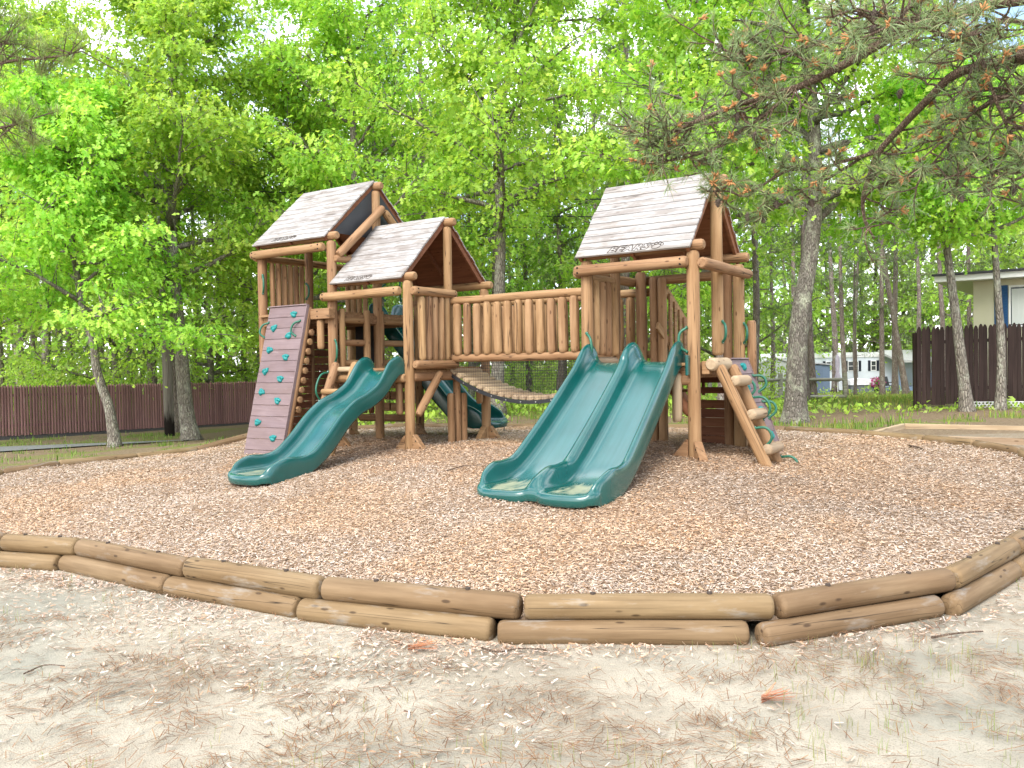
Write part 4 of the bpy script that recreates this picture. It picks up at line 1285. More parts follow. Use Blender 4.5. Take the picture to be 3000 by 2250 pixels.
def fence_mat(name, c1, c2, peel=None, pf=(.62, .7)):
    m, n, l, b = new_mat(name, .8, .2)
    g = noise(n, l, coords(n, l, (22, 22, 1.4)), 1.0, 5)
    c = ramp(n, [(.3, c1), (.7, c2)]); l.new(g, c.inputs['Fac']); col = c.outputs['Color']
    if peel:
        gp = noise(n, l, coords(n, l, (30, 30, 2.2)), 1.0, 6, .7)
        col = mix(n, l, maprange(n, l, gp, *pf), col, peel)
    oi = n.new('ShaderNodeObjectInfo'); hs = n.new('ShaderNodeHueSaturation'); l.new(maprange(n, l, oi.outputs['Random'], 0, 1, .8, 1.2), hs.inputs['Value']); l.new(col, hs.inputs['Color'])
    l.new(hs.outputs['Color'], b.inputs['Base Color']); bump(n, l, b, g, .3, .006)
    return m
M['fence_red'] = fence_mat('red_brown_stain', (.19, .098, .092), (.27, .15, .142), (.45, .37, .33), (.64, .72))
M['fence_dark'] = fence_mat('dark_brown_stain', (.022, .013, .011), (.045, .028, .024))
def fence(name, label, pts, h, w, gap, mat, th, round_=False, rail_back=.05, zoff=0.0, skip=0.0, hvar=.02):
    pts = [Vector((*p, 0)) for p in pts]
    R_ = empty(name, (pts[0].x, pts[0].y, G(pts[0].x, pts[0].y)))
    tag(R_, label, 'fence')
    off = Matrix.Translation(R_.location).inverted()
    me = picket_mesh(w, h, th, mat, .1 if not round_ else .07, round_)
    for i in range(len(pts) - 1):
        a, b = pts[i], pts[i + 1]; L = (b - a).length; t = (b - a).normalized()
        X = t; Y = Vector((-t.y, t.x, 0))
        n = int(L / (w + gap))
        for k in range(n):
            q = a + t * (k + .5) * (w + gap)
            z = G(q.x, q.y) + zoff + random.uniform(-hvar, hvar)
            Mx = Matrix((X, Y, Vector((0, 0, 1)))).transposed().to_4x4() @ Matrix.Rotation(random.gauss(0, .004), 4, 'Y'); Mx.translation = Vector((q.x, q.y, z))
            link('picket', me, R_, off @ Mx)
        for f in (.2, .8):
            p0, p1 = a.copy(), b.copy(); p0 += Y * rail_back; p1 += Y * rail_back
            p0.z, p1.z = G(a.x, a.y) + zoff + h * f, G(b.x, b.y) + zoff + h * f
            mb = MB(); mb.box((0, -.02, -.04), (L, .02, .04)); mb.build('rail', [mat], R_, matrix=off @ frame_from(p0, p1))
        for q in (a, b):
            mb = MB(); mb.box((-.05, -.05, -.3), (.05, .05, h * .93)); z = G(q.x, q.y) + zoff
            mb.build('post', [mat], R_, matrix=off @ Matrix.Translation(Vector((q.x, q.y, z)) + Y * (rail_back + .08)))
fence('stockade_fence', 'long red-brown stockade fence of round pickets on the left', [(-22.5, 20.6), (-16.3, 27.0), (-13.2, 30.4), (-9.95, 34)], 1.62, .088, .004, M['fence_red'], .04, True)
fence('stockade_fence', 'dark brown pointed picket fence in front of the beige house', [(9.78, 20.6), (12.2, 20.1), (16.6, 19.2)], 1.88, .098, .007, M['fence_dark'], .02, False, zoff=.10)

# lattice skirt low against the dark fence
def lattice():
    o = empty('lattice_panel', (11.5, 19.9, G(11.5, 19.9))); tag(o, 'strip of white plastic lattice at the foot of the dark fence', 'lattice')
    mb = MB(); 
    for k in range(22):
        for j in range(2):
            c = Vector((-.75 + k * .08 + (j * .04), 0, .05 + j * .06)); pts = [c + Vector((.034 * math.cos(a * math.pi / 4), 0, .034 * math.sin(a * math.pi / 4))) for a in range(9)]
            mb.tube(pts, .009, 4, cap=False)
    mb.box((-.8, -.005, .135), (1.05, .005, .15))
    mb.build('lattice', [plain('white_plastic', (.6, .6, .6), .6)], o, matrix=Matrix.Rotation(-.2, 4, 'Z'))
lattice()

# ------------------------------------------------------------------ split-rail fence
def split_rail():
    o = empty('split_rail_fence', (11.9, 31, G(11.9, 31))); tag(o, 'weathered grey split-rail fence section behind the big oak', 'fence')
    off = Matrix.Translation(o.location).inverted(); mt = wood_mat('grey_rail_wood', (.2, .2, .16), (.36, .37, .30), (.15, .13, .1), var=.1)
    M['grey'] = mt
    P0, P1, P2 = Vector((12.1, 31.0, 0)), Vector((9.6, 30.5, 0)), Vector((7.0, 30.2, 0))
    for q in (P0, P1, P2):
        z = G(q.x, q.y); mb = MB(); mb.box((-.07, -.05, -.2), (.07, .05, 1.02)); mb.build('post', [mt], o, matrix=off @ Matrix.Translation((q.x, q.y, z)), bevel=.01)
    for a, b in ((P0, P1), (P1, P2)):
        for h in (.78, .16):
            p, q = a.copy(), b.copy(); p.z, q.z = G(a.x, a.y) + h, G(b.x, b.y) + h + random.uniform(-.03, .03)
            link('rail', log_mesh('rail', (q - p).length, .06, mt, n=7, wob=.04), o, off @ frame_from(p, q))
split_rail()

# ------------------------------------------------------------------ house, mobile home, shed
def siding(name, col, var=.1, vert=True, sc=3.0):
    m, n, l, b = new_mat(name, .7, .3)
    g = noise(n, l, coords(n, l, (1, 1, 1), False), 2.0, 5)
    c = ramp(n, [(.3, tuple(k * (1 - var) for k in col)), (.7, tuple(k * (1 + var) for k in col))]); l.new(g, c.inputs['Fac'])
    w = n.new('ShaderNodeTexWave'); w.bands_direction = 'X'; w.inputs['Scale'].default_value = sc; w.wave_profile = 'SAW'
    l.new(coords(n, l, (1, 1, 1), False), w.inputs['Vector'])
    l.new(c.outputs['Color'], b.inputs['Base Color']); bump(n, l, b, w.outputs['Fac'], .25, .02)
    return m
M['glass'] = plain('window_glass', (.03, .04, .045), .08, .6)
M['white'] = plain('white_trim', (.72, .72, .72), .5, .3, .05, 6)
def window(parent, off, c, w, h, X, out, shutters=None, sh=None, mull=True):
    """window flush on a wall: c centre, X along the wall, out = outward normal"""
    Z = Vector((0, 0, 1)); Y = -Vector(out); X = Vector(X)
    A = Matrix((X, Y, Z)).transposed().to_4x4(); A.translation = c
    mb = MB(); f = .05
    mb.box((-w/2, -.035, -h/2), (-w/2 + f, .02, h/2)); mb.box((w/2 - f, -.035, -h/2), (w/2, .02, h/2)); mb.box((-w/2 + f, -.033, h/2 - f), (w/2 - f, .02, h/2)); mb.box((-w/2 + f, -.033, -h/2), (w/2 - f, .02, -h/2 + f))
    if mull: mb.box((-w/2 + f, -.028, -.018), (w/2 - f, .0, .018))
    o = mb.build('window', [M['white']], parent, matrix=off @ A)
    mb = MB(); mb.box((-w/2 + f, -.012, -h/2 + f), (w/2 - f, .01, h/2 - f)); child(mb.build('pane', [M['glass']], parent, matrix=off @ A), o)
    if shutters:
        for sx in shutters:
            mb = MB(); x0 = sx * (w/2 + .02 + sh[0] / 2)
            mb.box((x0 - sh[0]/2, -.02, -h/2 - .02), (x0 + sh[0]/2, .0, h/2 + .02))
            k = 14
            for j in range(k):
                z = -h/2 + .04 + (h - .08) * (j + .5) / k
                mb.box((x0 - sh[0]/2 + .04, -.036, z - .012), (x0 + sh[0]/2 - .04, -.019, z + .012))
            child(mb.build('shutter', [sh[1]], parent, matrix=off @ A), o)
    return o
def house():
    # corner at about (13.0, 24), wall runs to the right and slightly nearer
    c0 = Vector((13.1, 24.2, G(13, 24) + .22)); X = Vector((.8, -.6, 0)).normalized(); out = Vector((X.y, -X.x, 0))
    o = empty('house', c0); tag(o, 'beige one-storey house with blue louvred shutter behind the dark fence', 'house')
    A = Matrix((X, -out, Vector((0, 0, 1)))).transposed().to_4x4()
    beige = siding('beige_siding', (.50, .47, .34), .05, sc=1.2)
    # walls: front and left side
    mb = MB(); mb.box((0, 0, -.3), (9, 7, 3.22)); mb.build('wall', [beige], o, matrix=A)
    # low sloped roof with white soffit and fascia
    mb = MB()
    V = [(-.9, -.55, 3.18), (9.6, -.55, 3.18), (9.6, 7.5, 3.18), (-.9, 7.5, 3.18), (-.9, -.55, 3.34), (9.6, -.55, 3.34), (9.6, 3.4, 3.5), (-.9, 3.4, 3.5), (9.6, 7.5, 3.34), (-.9, 7.5, 3.34)]
    mb.add(V, [(0, 3, 2, 1), (0, 1, 5, 4), (1, 2, 8, 6, 5), (3, 0, 4, 7, 9), (2, 3, 9, 8)]); sof = mb.build('soffit', [M['white']], o, matrix=A)
    mb = MB(); V = [(-.96, -.62, 3.345), (9.66, -.62, 3.345), (9.66, 3.4, 3.53), (-.96, 3.4, 3.53), (9.66, 7.56, 3.345), (-.96, 7.56, 3.345)]
    V2 = [(x, y, z + .06) for x, y, z in V]
    mb.add(V + V2, [(6, 7, 8, 9), (9, 8, 10, 11), (0, 1, 7, 6), (0, 6, 9, 3), (3, 9, 11, 5), (1, 2, 8, 7), (2, 4, 10, 8), (3, 2, 1, 0), (5, 4, 2, 3)])
    mb.build('roof', [plain('dark_shingle', (.05, .05, .055), .9, .2, .3, 18)], o, matrix=A)
    blue = plain('blue_shutter', (.012, .07, .19), .5, .3)
    window(o, A, Vector((1.5, -.004, 2.42)), 1.25, 1.15, (1, 0, 0), (0, -1, 0), (-1, 1), (.33, blue), False)
    mb = MB()
    for k in range(14): mb.box((.95 + k * .078, -.018 - (k % 2) * .004, 1.92), (1.03 + k * .078, -.014 - (k % 2) * .004, 2.9))
    mb.build('curtain', [plain('net_curtain', (.55, .57, .55), .8)], o, matrix=A)
house()
def mobile_home():
    c0 = Vector((17.2, 60, G(24, 60))); X = Vector((.97, .12, 0)).normalized(); out = Vector((X.y, -X.x, 0))
    o = empty('mobile_home', c0); tag(o, 'long pale blue-white mobile home with dark shutters among the pines', 'mobile home')
    A = Matrix((X, -out, Vector((0, 0, 1)))).transposed().to_4x4()
    pale = siding('pale_metal_siding', (.60, .645, .70), .05, sc=.8)
    mb = MB(); mb.box((0.0, 0, .1), (13.5, 4, 2.42)); mb.build('wall', [pale], o, matrix=A)
    mb = MB(); mb.box((-.05, -.06, 2.42), (13.55, 4.06, 2.60)); mb.build('roof_edge', [M['white']], o, matrix=A)
    mb = MB(); mb.add([(-.05, -.06, 2.602), (13.55, -.06, 2.602), (13.55, 2, 2.8), (-.05, 2, 2.8), (13.55, 4.06, 2.602), (-.05, 4.06, 2.602)], [(0, 1, 2, 3), (3, 2, 4, 5), (0, 3, 5), (1, 4, 2)]); mb.build('roof', [M['white']], o, matrix=A)
    dark = plain('navy_shutter', (.02, .025, .04), .6)
    for x, w in ((5.35, .42), (7.2, .80), (8.75, .42)): window(o, A, Vector((x, -.004, 1.80)), w, .72, (1, 0, 0), (0, -1, 0), (-1, 1), (.19, dark))
    window(o, A, Vector((-.004, 2, 1.6)), .7, .7, (0, -1, 0), (-1, 0, 0))
    # lean-to porch on the right
    bl = siding('slate_blue_boards', (.16, .22, .32), .08, sc=3)
    mb = MB(); mb.box((9.4, -2.2, -.05), (13.5, -.01, .3)); mb.box((11.0, -2.25, .3), (12.6, -2.2, 1.25)); mb.box((9.4, -2.2, .3), (9.5, -2.1, 1.95)); mb.box((10.9, -2.2, .3), (11.0, -2.1, 1.95)); mb.build('porch', [bl], o, matrix=A)
    mb = MB(); mb.add([(9.1, -2.5, 2.0), (14, -2.5, 2.0), (14, 0, 2.75), (9.1, 0, 2.75), (9.1, -2.5, 2.17), (14, -2.5, 2.17), (14, 0, 2.9), (9.1, 0, 2.9)], [(0, 3, 2, 1), (4, 5, 6, 7), (0, 1, 5, 4), (1, 2, 6, 5), (3, 0, 4, 7)]); mb.build('porch_roof', [plain('porch_metal', (.42, .42, .42), .5, .3, .1)], o, matrix=A)
mobile_home()
def shed(name, label, c, w, d, h, col, gable, roofc):
    o = empty(name, (c[0], c[1], G(*c))); tag(o, label, 'shed')
    s = siding(name + '_siding', col, .06, sc=3.5)
    mb = MB(); mb.box((-w/2, 0, -.1), (w/2, d, h))
    if gable: mb.add([(-w/2, 0, h), (w/2, 0, h), (0, 0, h + gable), (-w/2, d, h), (w/2, d, h), (0, d, h + gable)], [(0, 1, 2), (5, 4, 3)])
    mb.build('wall', [s], o)
    mb = MB(); e = .12; g = gable or .05
    V = [(-w/2 - e, -.1, h - .02), (0, -.1, h + g + .03), (w/2 + e, -.1, h - .02), (-w/2 - e, d + .1, h - .02), (0, d + .1, h + g + .03), (w/2 + e, d + .1, h - .02)]
    V2 = [(x, y, z + .08) for x, y, z in V]
    mb.add(V + V2, [(6, 7, 10, 9), (7, 8, 11, 10), (0, 1, 7, 6), (1, 2, 8, 7), (3, 9, 10, 4), (4, 10, 11, 5), (0, 6, 9, 3), (2, 5, 11, 8), (0, 3, 4, 1), (1, 4, 5, 2)])
    mb.build('roof', [plain(name + '_roof', roofc, .7, .3, .1)], o)
    mb = MB(); mb.box((-.42, -.02, 0), (.42, -.002, h * .85)); mb.build('door', [siding(name + '_door', tuple(k * .9 for k in col), .05, sc=6)], o)
shed('garden_shed', 'pale grey gabled metal shed left of the big oak', (15.6, 50.5), 2.2, 2.4, 1.75, (.46, .48, .48), .35, (.5, .5, .5))
shed('storage_shed', 'low slate-blue flat-roofed shed right of the big oak', (18.9, 53.0), 1.7, 2.0, 1.75, (.14, .19, .28), 0, (.35, .36, .38))

# ------------------------------------------------------------------ yard things in front of the mobile home
def yard():
    # closed parasol
    p = Vector((21.0, 55, G(21.0, 55))); o = empty('closed_parasol', p); tag(o, 'folded lilac-grey parasol on a pole before the mobile home', 'parasol')
    mb = MB(); mb.tube([(0, 0, 0), (0, 0, 2.55)], .025, 7); mb.build('pole', [M['white']], o)
    mb = MB(); mb.tube([(0, 0, .72), (0, 0, .8), (0, 0, 1.1), (0, 0, 1.3), (0, 0, 1.9), (0, 0, 2.3), (0, 0, 2.5)], [.13, .22, .17, .11, .15, .12, .02], 9); mb.build('canopy', [plain('lilac_canvas', (.33, .30, .34), .9, .1, .2, 5)], o, smooth=True)
    # covered hot-tub-like table with cloth
    p = Vector((22.6, 55.5, G(22.6, 55.5))); o = empty('patio_table', p); tag(o, 'low grey patio table under a white cover', 'table')
    mb = MB(); mb.box((-.8, -.6, 0), (.8, .6, .52)); mb.build('base', [plain('grey_base', (.14, .15, .17), .7)], o, bevel=.03)
    mb = MB(); mb.add([(-.86, -.68, .5), (.86, -.68, .5), (.86, .68, .5), (-.86, .68, .5), (-.8, -.6, .8), (-.12, -.62, .93), (.77, -.58, .86), (.78, .6, .84), (0, .62, .95), (-.8, .6, .82)], [(0, 1, 6, 5, 4), (1, 2, 7, 6), (2, 3, 9, 8, 7), (3, 0, 4, 9), (4, 5, 8, 9), (5, 6, 7, 8)])
    mb.build('cover', [plain('white_cover', (.62, .62, .64), .8, .1, .08, 4)], o)
    # chair
    p = Vector((24.4, 55, G(24.4, 55))); o = empty('patio_chair', p, .6); tag(o, 'black mesh patio chair near the porch', 'chair')
    blk = plain('black_frame', (.03, .03, .035), .5)
    for x in (-.27, .27):
        for y in (-.25, .25):
            mb = MB(); mb.tube([(x, y, 0), (x, y * .9, .42)], .02, 6); mb.build('leg', [blk], o)
        mb = MB(); mb.tube([(x, -.3, .62), (x, .25, .62)], .022, 6); mb.build('armrest', [blk], o)
    mb = MB(); mb.box((-.27, -.27, .40), (.27, .25, .44)); mb.build('seat', [blk], o)
    mb = MB(); mb.box((-.27, 0, 0), (.27, .03, .58)); mb.build('backrest', [blk], o, matrix=Matrix.Translation((0, .24, .44)) @ Matrix.Rotation(-.25, 4, 'X'))
    # pink flowering plant in a dark pot
    p = Vector((23.5, 55, G(23.5, 55))); o = empty('flower_pot', p); tag(o, 'bright pink flowering plant in a dark pot', 'flower pot')
    mb = MB(); mb.tube([(0, 0, 0), (0, 0, .3)], [.2, .27], 10); mb.build('pot', [M['belt']], o)
    n = 260; q = RNG.normal(0, 1, (n, 3)); q /= np.linalg.norm(q, axis=1)[:, None]; q = q * RNG.uniform(.25, .5, (n, 1)) * np.array([1.1, 1, .8]) + np.array([0, 0, .62])
    C = np.where(RNG.random((n, 1)) < .7, np.array([[.62, .10, .40]]), np.array([[.12, .25, .05]])) * RNG.uniform(.7, 1.2, (n, 1))
    V, F, C = scatter(CHIP, CHIPF, q, rot_from(RNG.uniform(0, 6, n), RNG.uniform(-1.5, 1.5, n), RNG.uniform(-1.5, 1.5, n)), RNG.uniform(.1, .17, n), C)
    link('blossom', mesh_np('blossom', V, F, M['grass'], col=C), o)
yard()
# ------------------------------------------------------------------ trees
def oak_leaf():
    """lobed leaf lying in XY, stem at origin, tip along +X, length 1"""
    o = [(0, 0), (.52, .36), (.50, .05), (.84, .27), (1.03, 0), (.84, -.27), (.50, -.05), (.52, -.36)]
    V = [(x, y, -.16 * x * x + .10 * abs(y)) for x, y in o]
    return np.array(V, float), np.array([(0, 2, 6), (2, 4, 6), (0, 1, 2), (2, 3, 4), (4, 5, 6), (6, 7, 0)])
LEAF, LEAFF = oak_leaf()
LEAFS = np.array([(0, 0, 0), (.46, .27, .03), (1, 0, -.12), (.46, -.27, .03)], float); LEAFSF = np.array([(0, 1, 2), (0, 2, 3)])     # plain leaf for far and low growth

def leaf_mesh(name, cen, dirs, n_per, sig, size, cols, simple=False, tilt=.55, seed=0):
    """sprays of leaves: cen (m,3), dirs (m,3) pointing outward"""
    r = np.random.default_rng(seed)
    m = len(cen); n = m * n_per
    c = np.repeat(cen, n_per, 0); d = np.repeat(dirs, n_per, 0)
    s = np.repeat(r.uniform(.7, 1.3, m), n_per)
    off = r.normal(0, 1, (n, 3)) * np.array([sig, sig, sig * .34]) * s[:, None]
    off[:, 2] -= .25 * (off[:, 0] ** 2 + off[:, 1] ** 2) / sig          # drooping spray
    pos = c + off
    yaw = np.arctan2(d[:, 1] + off[:, 1] * 2.2, d[:, 0] + off[:, 0] * 2.2) + r.normal(0, .6, n)
    R = rot_from(yaw, r.normal(.5, tilt, n), r.normal(0, tilt, n))
    L = r.uniform(.72, 1.25, n) * size
    base = np.array(cols)
    sc = np.repeat(r.integers(0, len(base), m), n_per)
    own = r.integers(0, len(base), n)
    ci = np.where(r.random(n) < .65, sc, own)
    C = base[ci] * r.uniform(.78, 1.22, (n, 1))
    shp, fc = (LEAFS, LEAFSF) if simple else (LEAF, LEAFF)
    V, F, C = scatter(shp, fc, pos, R, L, C)
    return mesh_np(name, V, F, M['leaf'], col=C)

def grow(base, path, r0, seed, crown_lo, crown_hi, spread, nlimb=16, sub=3, upturn=.35, aim=None):
    """trunk along path (relative), limbs with side branches; returns MB of wood, twig tips and directions"""
    rnd = random.Random(seed)
    mb = MB()
    pts = catmull([Vector(p) for p in path], 6); H = pts[-1].z
    def rad(z): return r0 * max(.12, (1 - .82 * z / H))
    rr = [rad(p.z) * (1 + .55 * math.exp(-max(0, p.z) / .28)) for p in pts]
    mb.tube(pts, rr, 12)
    def at(z):
        for a, b in zip(pts[:-1], pts[1:]):
            if b.z >= z: return a.lerp(b, max(0, min(1, (z - a.z) / max(1e-5, b.z - a.z))))
        return pts[-1]
    tips, dirs = [], []
    ga = rnd.uniform(0, 6.28)
    for k in range(nlimb):
        f = (k + rnd.random() * .7) / nlimb
        z = crown_lo + (crown_hi - crown_lo) * f
        z = min(z, H * .98)
        p = at(z); ga += 2.39996 + rnd.uniform(-.4, .4)
        if aim is not None and rnd.random() < aim[1]: ga2 = aim[0] + rnd.uniform(-.9, .9)
        else: ga2 = ga
        L = spread * (1.05 - .55 * f) * rnd.uniform(.65, 1.1)
        d = Vector((math.cos(ga2), math.sin(ga2), rnd.uniform(.05, .45) + .5 * f))
        d.normalize()
        cur, lp = p.copy(), [p.copy()]
        steps = 7
        for s in range(steps):
            d = (d + Vector((rnd.uniform(-.28, .28), rnd.uniform(-.28, .28), rnd.uniform(-.2, .2) + upturn * .06))).normalized()
            cur = cur + d * (L / steps); lp.append(cur.copy())
        lr = rad(z) * .55 + .014
        mb.tube(lp, [max(.006, lr * (1 - .88 * i / steps)) for i in range(steps + 1)], 6)
        for s in range(2, steps + 1):
            for q in range(sub if s > 2 else 2):
                a = rnd.uniform(0, 6.28); dd = (lp[s] - lp[s - 1]).normalized()
                e = Vector((math.cos(a), math.sin(a), rnd.uniform(-.25, .45))); e = (e + dd * .9).normalized()
                l2 = L * rnd.uniform(.12, .30) + .15
                b0 = lp[s - 1].lerp(lp[s], rnd.random()); b1 = b0 + e * l2 * .5 + Vector((0, 0, rnd.uniform(-.03, .06))); b2 = b0 + e * l2 + Vector((0, 0, rnd.uniform(-.1, .12)))
                mb.tube([b0, b1, b2], [.014, .010, .005], 4, cap=False)
                tips.append(b2); dirs.append(e)
                if rnd.random() < .55: tips.append(b1); dirs.append(e)
    return mb, np.array([tuple(t) for t in tips]), np.array([tuple(t) for t in dirs])

FRESH = [(.38, .62, .09), (.33, .58, .08), (.43, .66, .11), (.27, .50, .07), (.48, .66, .12), (.22, .43, .06)]
MIDG = [(.32, .48, .11), (.26, .42, .095), (.37, .52, .14), (.20, .34, .08)]
def oak(label, xy, path, r0, seed, lo, hi, spread, n_per=26, size=.17, nlimb=18, sub=3, sig=.27, bark='bark_oak', cols=FRESH, group=None, aim=None, name='oak_tree', simple=False):
    z = G(*xy) - .04
    o = empty(name, (xy[0], xy[1], z)); tag(o, label, 'tree', group)
    mb, tips, dirs = grow(None, path, r0, seed, lo, hi, spread, nlimb, sub, aim=aim)
    mb.build('trunk', [M[bark]], o, smooth=True)
    link('crown', leaf_mesh('crown', tips, dirs, n_per, sig, size, cols, simple, seed=seed), o)
    return o

# --- the trees one can tell apart, left to right
def straight(H, lx=0.0, ly=0.0, bend=.15, seed=0):
    r = random.Random(seed)
    return [(0, 0, 0)] + [(lx * t + r.uniform(-bend, bend) * t, ly * t + r.uniform(-bend, bend) * t, H * t) for t in (.2, .4, .6, .8, 1)]
oak('slender crooked oak leaning left before the red-brown fence', (-9.9, 21.2), [(0, 0, 0), (-.06, 0, .6), (-.15, 0, 1.1), (-.42, .05, 1.9), (-.52, .1, 2.6), (-.75, .1, 3.4), (-.95, .2, 4.5), (-1.2, .3, 6.2), (-1.0, .4, 8.5)], .13, 101, 2.7, 8.4, 3.0, 30, .155, 24, 3, bark='bark_oak')
oak('oak with mottled grey bark beside the utility pole', (-8.75, 23.2), [(0, 0, 0), (-.12, 0, .8), (-.2, 0, 2), (-.32, 0, 4), (-.45, .1, 7), (-.3, .2, 10), (-.2, .2, 12.5)], .21, 102, 4.2, 12.2, 4.6, 29, .168, 32, 3)
oak('tall oak whose crown hangs over the left roof', (-4.6, 24.6), straight(13, .3, 0, .25, 3), .20, 103, 3.6, 12.6, 4.9, 29, .168, 30, 3)
oak('oak spreading above the middle roof and bridge', (-.4, 22.6), straight(12.5, .5, 0, .3, 4), .19, 104, 4.6, 12.2, 4.9, 29, .168, 28, 3)
oak('dark-barked oak standing just behind the right tower', (5.2, 21.0), [(0, 0, 0), (.0, 0, 1), (-.05, 0, 2.2), (.1, 0, 4), (.0, .1, 6.5), (-.4, .1, 9), (-.6, .2, 12)], .15, 105, 3.6, 11.6, 4.4, 29, .168, 26, 3, bark='bark_pine')
oak('biggest oak with a thick flared mottled trunk right of the playset', (6.15, 18.6), [(0, 0, 0), (.03, 0, .5), (.06, 0, 1.3), (.15, 0, 2.4), (.36, 0, 3.6), (.52, .05, 5), (.5, .1, 7), (.3, .2, 9.2), (.5, .3, 12)], .235, 106, 4.2, 11.6, 4.3, 29, .168, 24, 3, bark='bark_lichen')
oak('slim oak leaning left in front of the dark fence', (10.24, 19.2), [(0, 0, 0), (-.05, 0, .5), (-.15, 0, 1.4), (-.27, 0, 2.4), (-.42, 0, 3.6), (-.6, 0, 5), (-.5, 0, 7.5)], .13, 107, 3.8, 7.3, 2.5, 28, .15, 14, 3)
oak('slim upright oak before the house corner', (10.98, 19.2), [(0, 0, 0), (.03, 0, .7), (.03, 0, 1.6), (-.03, 0, 2.6), (-.1, 0, 3.8), (-.1, .1, 5.5), (.3, .1, 7.5)], .105, 108, 3.8, 7.2, 2.4, 28, .15, 14, 3)
oak('leafy oak reaching in from beyond the left edge', (-15.2, 23.2), straight(13, .3, 0, .3, 9), .16, 109, 2.6, 12.6, 4.6, 29, .168, 24, 3)
oak('oak whose low boughs fill the gap left of the tall tower', (-7.0, 27.5), straight(11, .2, 0, .3, 10), .15, 110, 3.4, 10.8, 4.2, 29, .168, 26, 3)

oak('tall oak rising behind the fence in the upper left corner', (-18.3, 33.5), straight(16, .3, 0, .4, 12), .19, 111, 6.0, 15.6, 4.8, 24, .18, 26, 3)
# --- utility pole and wires
def pole_and_wires():
    b = Vector((-10.3, 25.6, 0)); b.z = G(b.x, b.y)
    o = empty('utility_pole', b); tag(o, 'weathered grey utility pole with dark charred foot by the fence', 'utility pole')
    m, n, l, bb = new_mat('pole_wood', .9, .1)
    g = noise(n, l, coords(n, l, (14, 14, .7)), 1.0, 6, .65); c = ramp(n, [(.3, (.13, .11, .095)), (.7, (.31, .28, .245))]); l.new(g, c.inputs['Fac'])
    gg = noise(n, l, coords(n, l, (6, 6, 1.2)), 1.0, 4); t = n.new('ShaderNodeTexCoord'); s = n.new('ShaderNodeSeparateXYZ'); l.new(t.outputs['Object'], s.inputs[0])
    ad = n.new('ShaderNodeMath'); ad.operation = 'ADD'; l.new(maprange(n, l, s.outputs['Z'], 0, 2.0, .75, .0), ad.inputs[0]); l.new(maprange(n, l, gg, 0, 1, -.3, .3), ad.inputs[1])
    l.new(mix(n, l, maprange(n, l, ad.outputs[0], .45, .6), c.outputs['Color'], (.025, .02, .018)), bb.inputs['Base Color']); bump(n, l, bb, g, .4, .01)
    mb = MB(); mb.tube([(0, 0, -.3), (-.05, 0, 4), (-.13, 0, 10.5)], [.15, .135, .11], 14); mb.build('shaft', [m], o, smooth=True)
    mb = MB()
    for z in (7.4, 6.9, 6.5): mb.tube([(-.1, -.18, z), (-.1, -.1, z)], .04, 8); mb.tube([(-.1, -.2, z - .06), (-.1, -.2, z + .06)], .035, 8)
    mb.build('insulator', [M['white']], o, smooth=True)
    blk = plain('wire_black', (.02, .02, .022), .6)
    def wire(a, c, sag, r, label):
        a, c = Vector(a), Vector(c)
        mb = MB(); pts = []
        for k in range(25):
            t = k / 24; p = a.lerp(c, t); p.z -= sag * 4 * t * (1 - t); pts.append(p)
        mb.tube(pts, r, 5); tag(mb.build('overhead_wire', [blk], None, smooth=True), label, 'wire')
    px, py = b.x - .1, b.y - .2
    for z, r, w in ((7.4, .018, 'upper'), (6.9, .016, 'lower')):
        wire((-34, 21.5, z + b.z + .9), (px, py, z + b.z), .35, r, f'{w} black wire running from the left edge to the utility pole')
    wire((px, py, 7.4 + b.z), (33, 33, 8.3), .75, .018, 'uppermost black wire crossing behind the roofs from the pole')
    wire((px, py, 6.9 + b.z), (33, 33, 7.6), .75, .016, 'middle black wire crossing behind the roofs from the pole')
    wire((px, py, 6.5 + b.z), (33, 33, 7.2), .7, .012, 'lowest thin wire crossing behind the roofs from the pole')
pole_and_wires()

# --- pines: straight trunk, dead snags low down, needle clumps high up
def needle_clumps(name, cen, n_per, length, cols, seed, wid=.0035):
    r = np.random.default_rng(seed); m = len(cen); n = m * n_per
    c = np.repeat(cen, n_per, 0)
    a, e = r.uniform(0, 6.28, n), r.normal(.25, .55, n)
    R = rot_from(a, -e, np.zeros(n))
    L = r.uniform(.6, 1.2, n) * length
    shp = np.array([(0, -1, 0), (0, 1, 0), (.6, .8, .0), (.6, -.8, 0), (1, 0, -.06)], float)
    fc = np.array([(0, 1, 2), (0, 2, 3), (3, 2, 4)])
    sc = np.stack([L, np.full(n, wid), L], 1)
    C = np.array(cols)[r.integers(0, len(cols), n)] * r.uniform(.7, 1.25, (n, 1))
    V, F, C = scatter(shp, fc, c + r.normal(0, .02, (n, 3)), R, sc, C)
    return mesh_np(name, V, F, M['needle'], col=C)
PINEG = [(.17, .24, .10), (.20, .27, .125), (.23, .29, .14), (.14, .20, .09)]
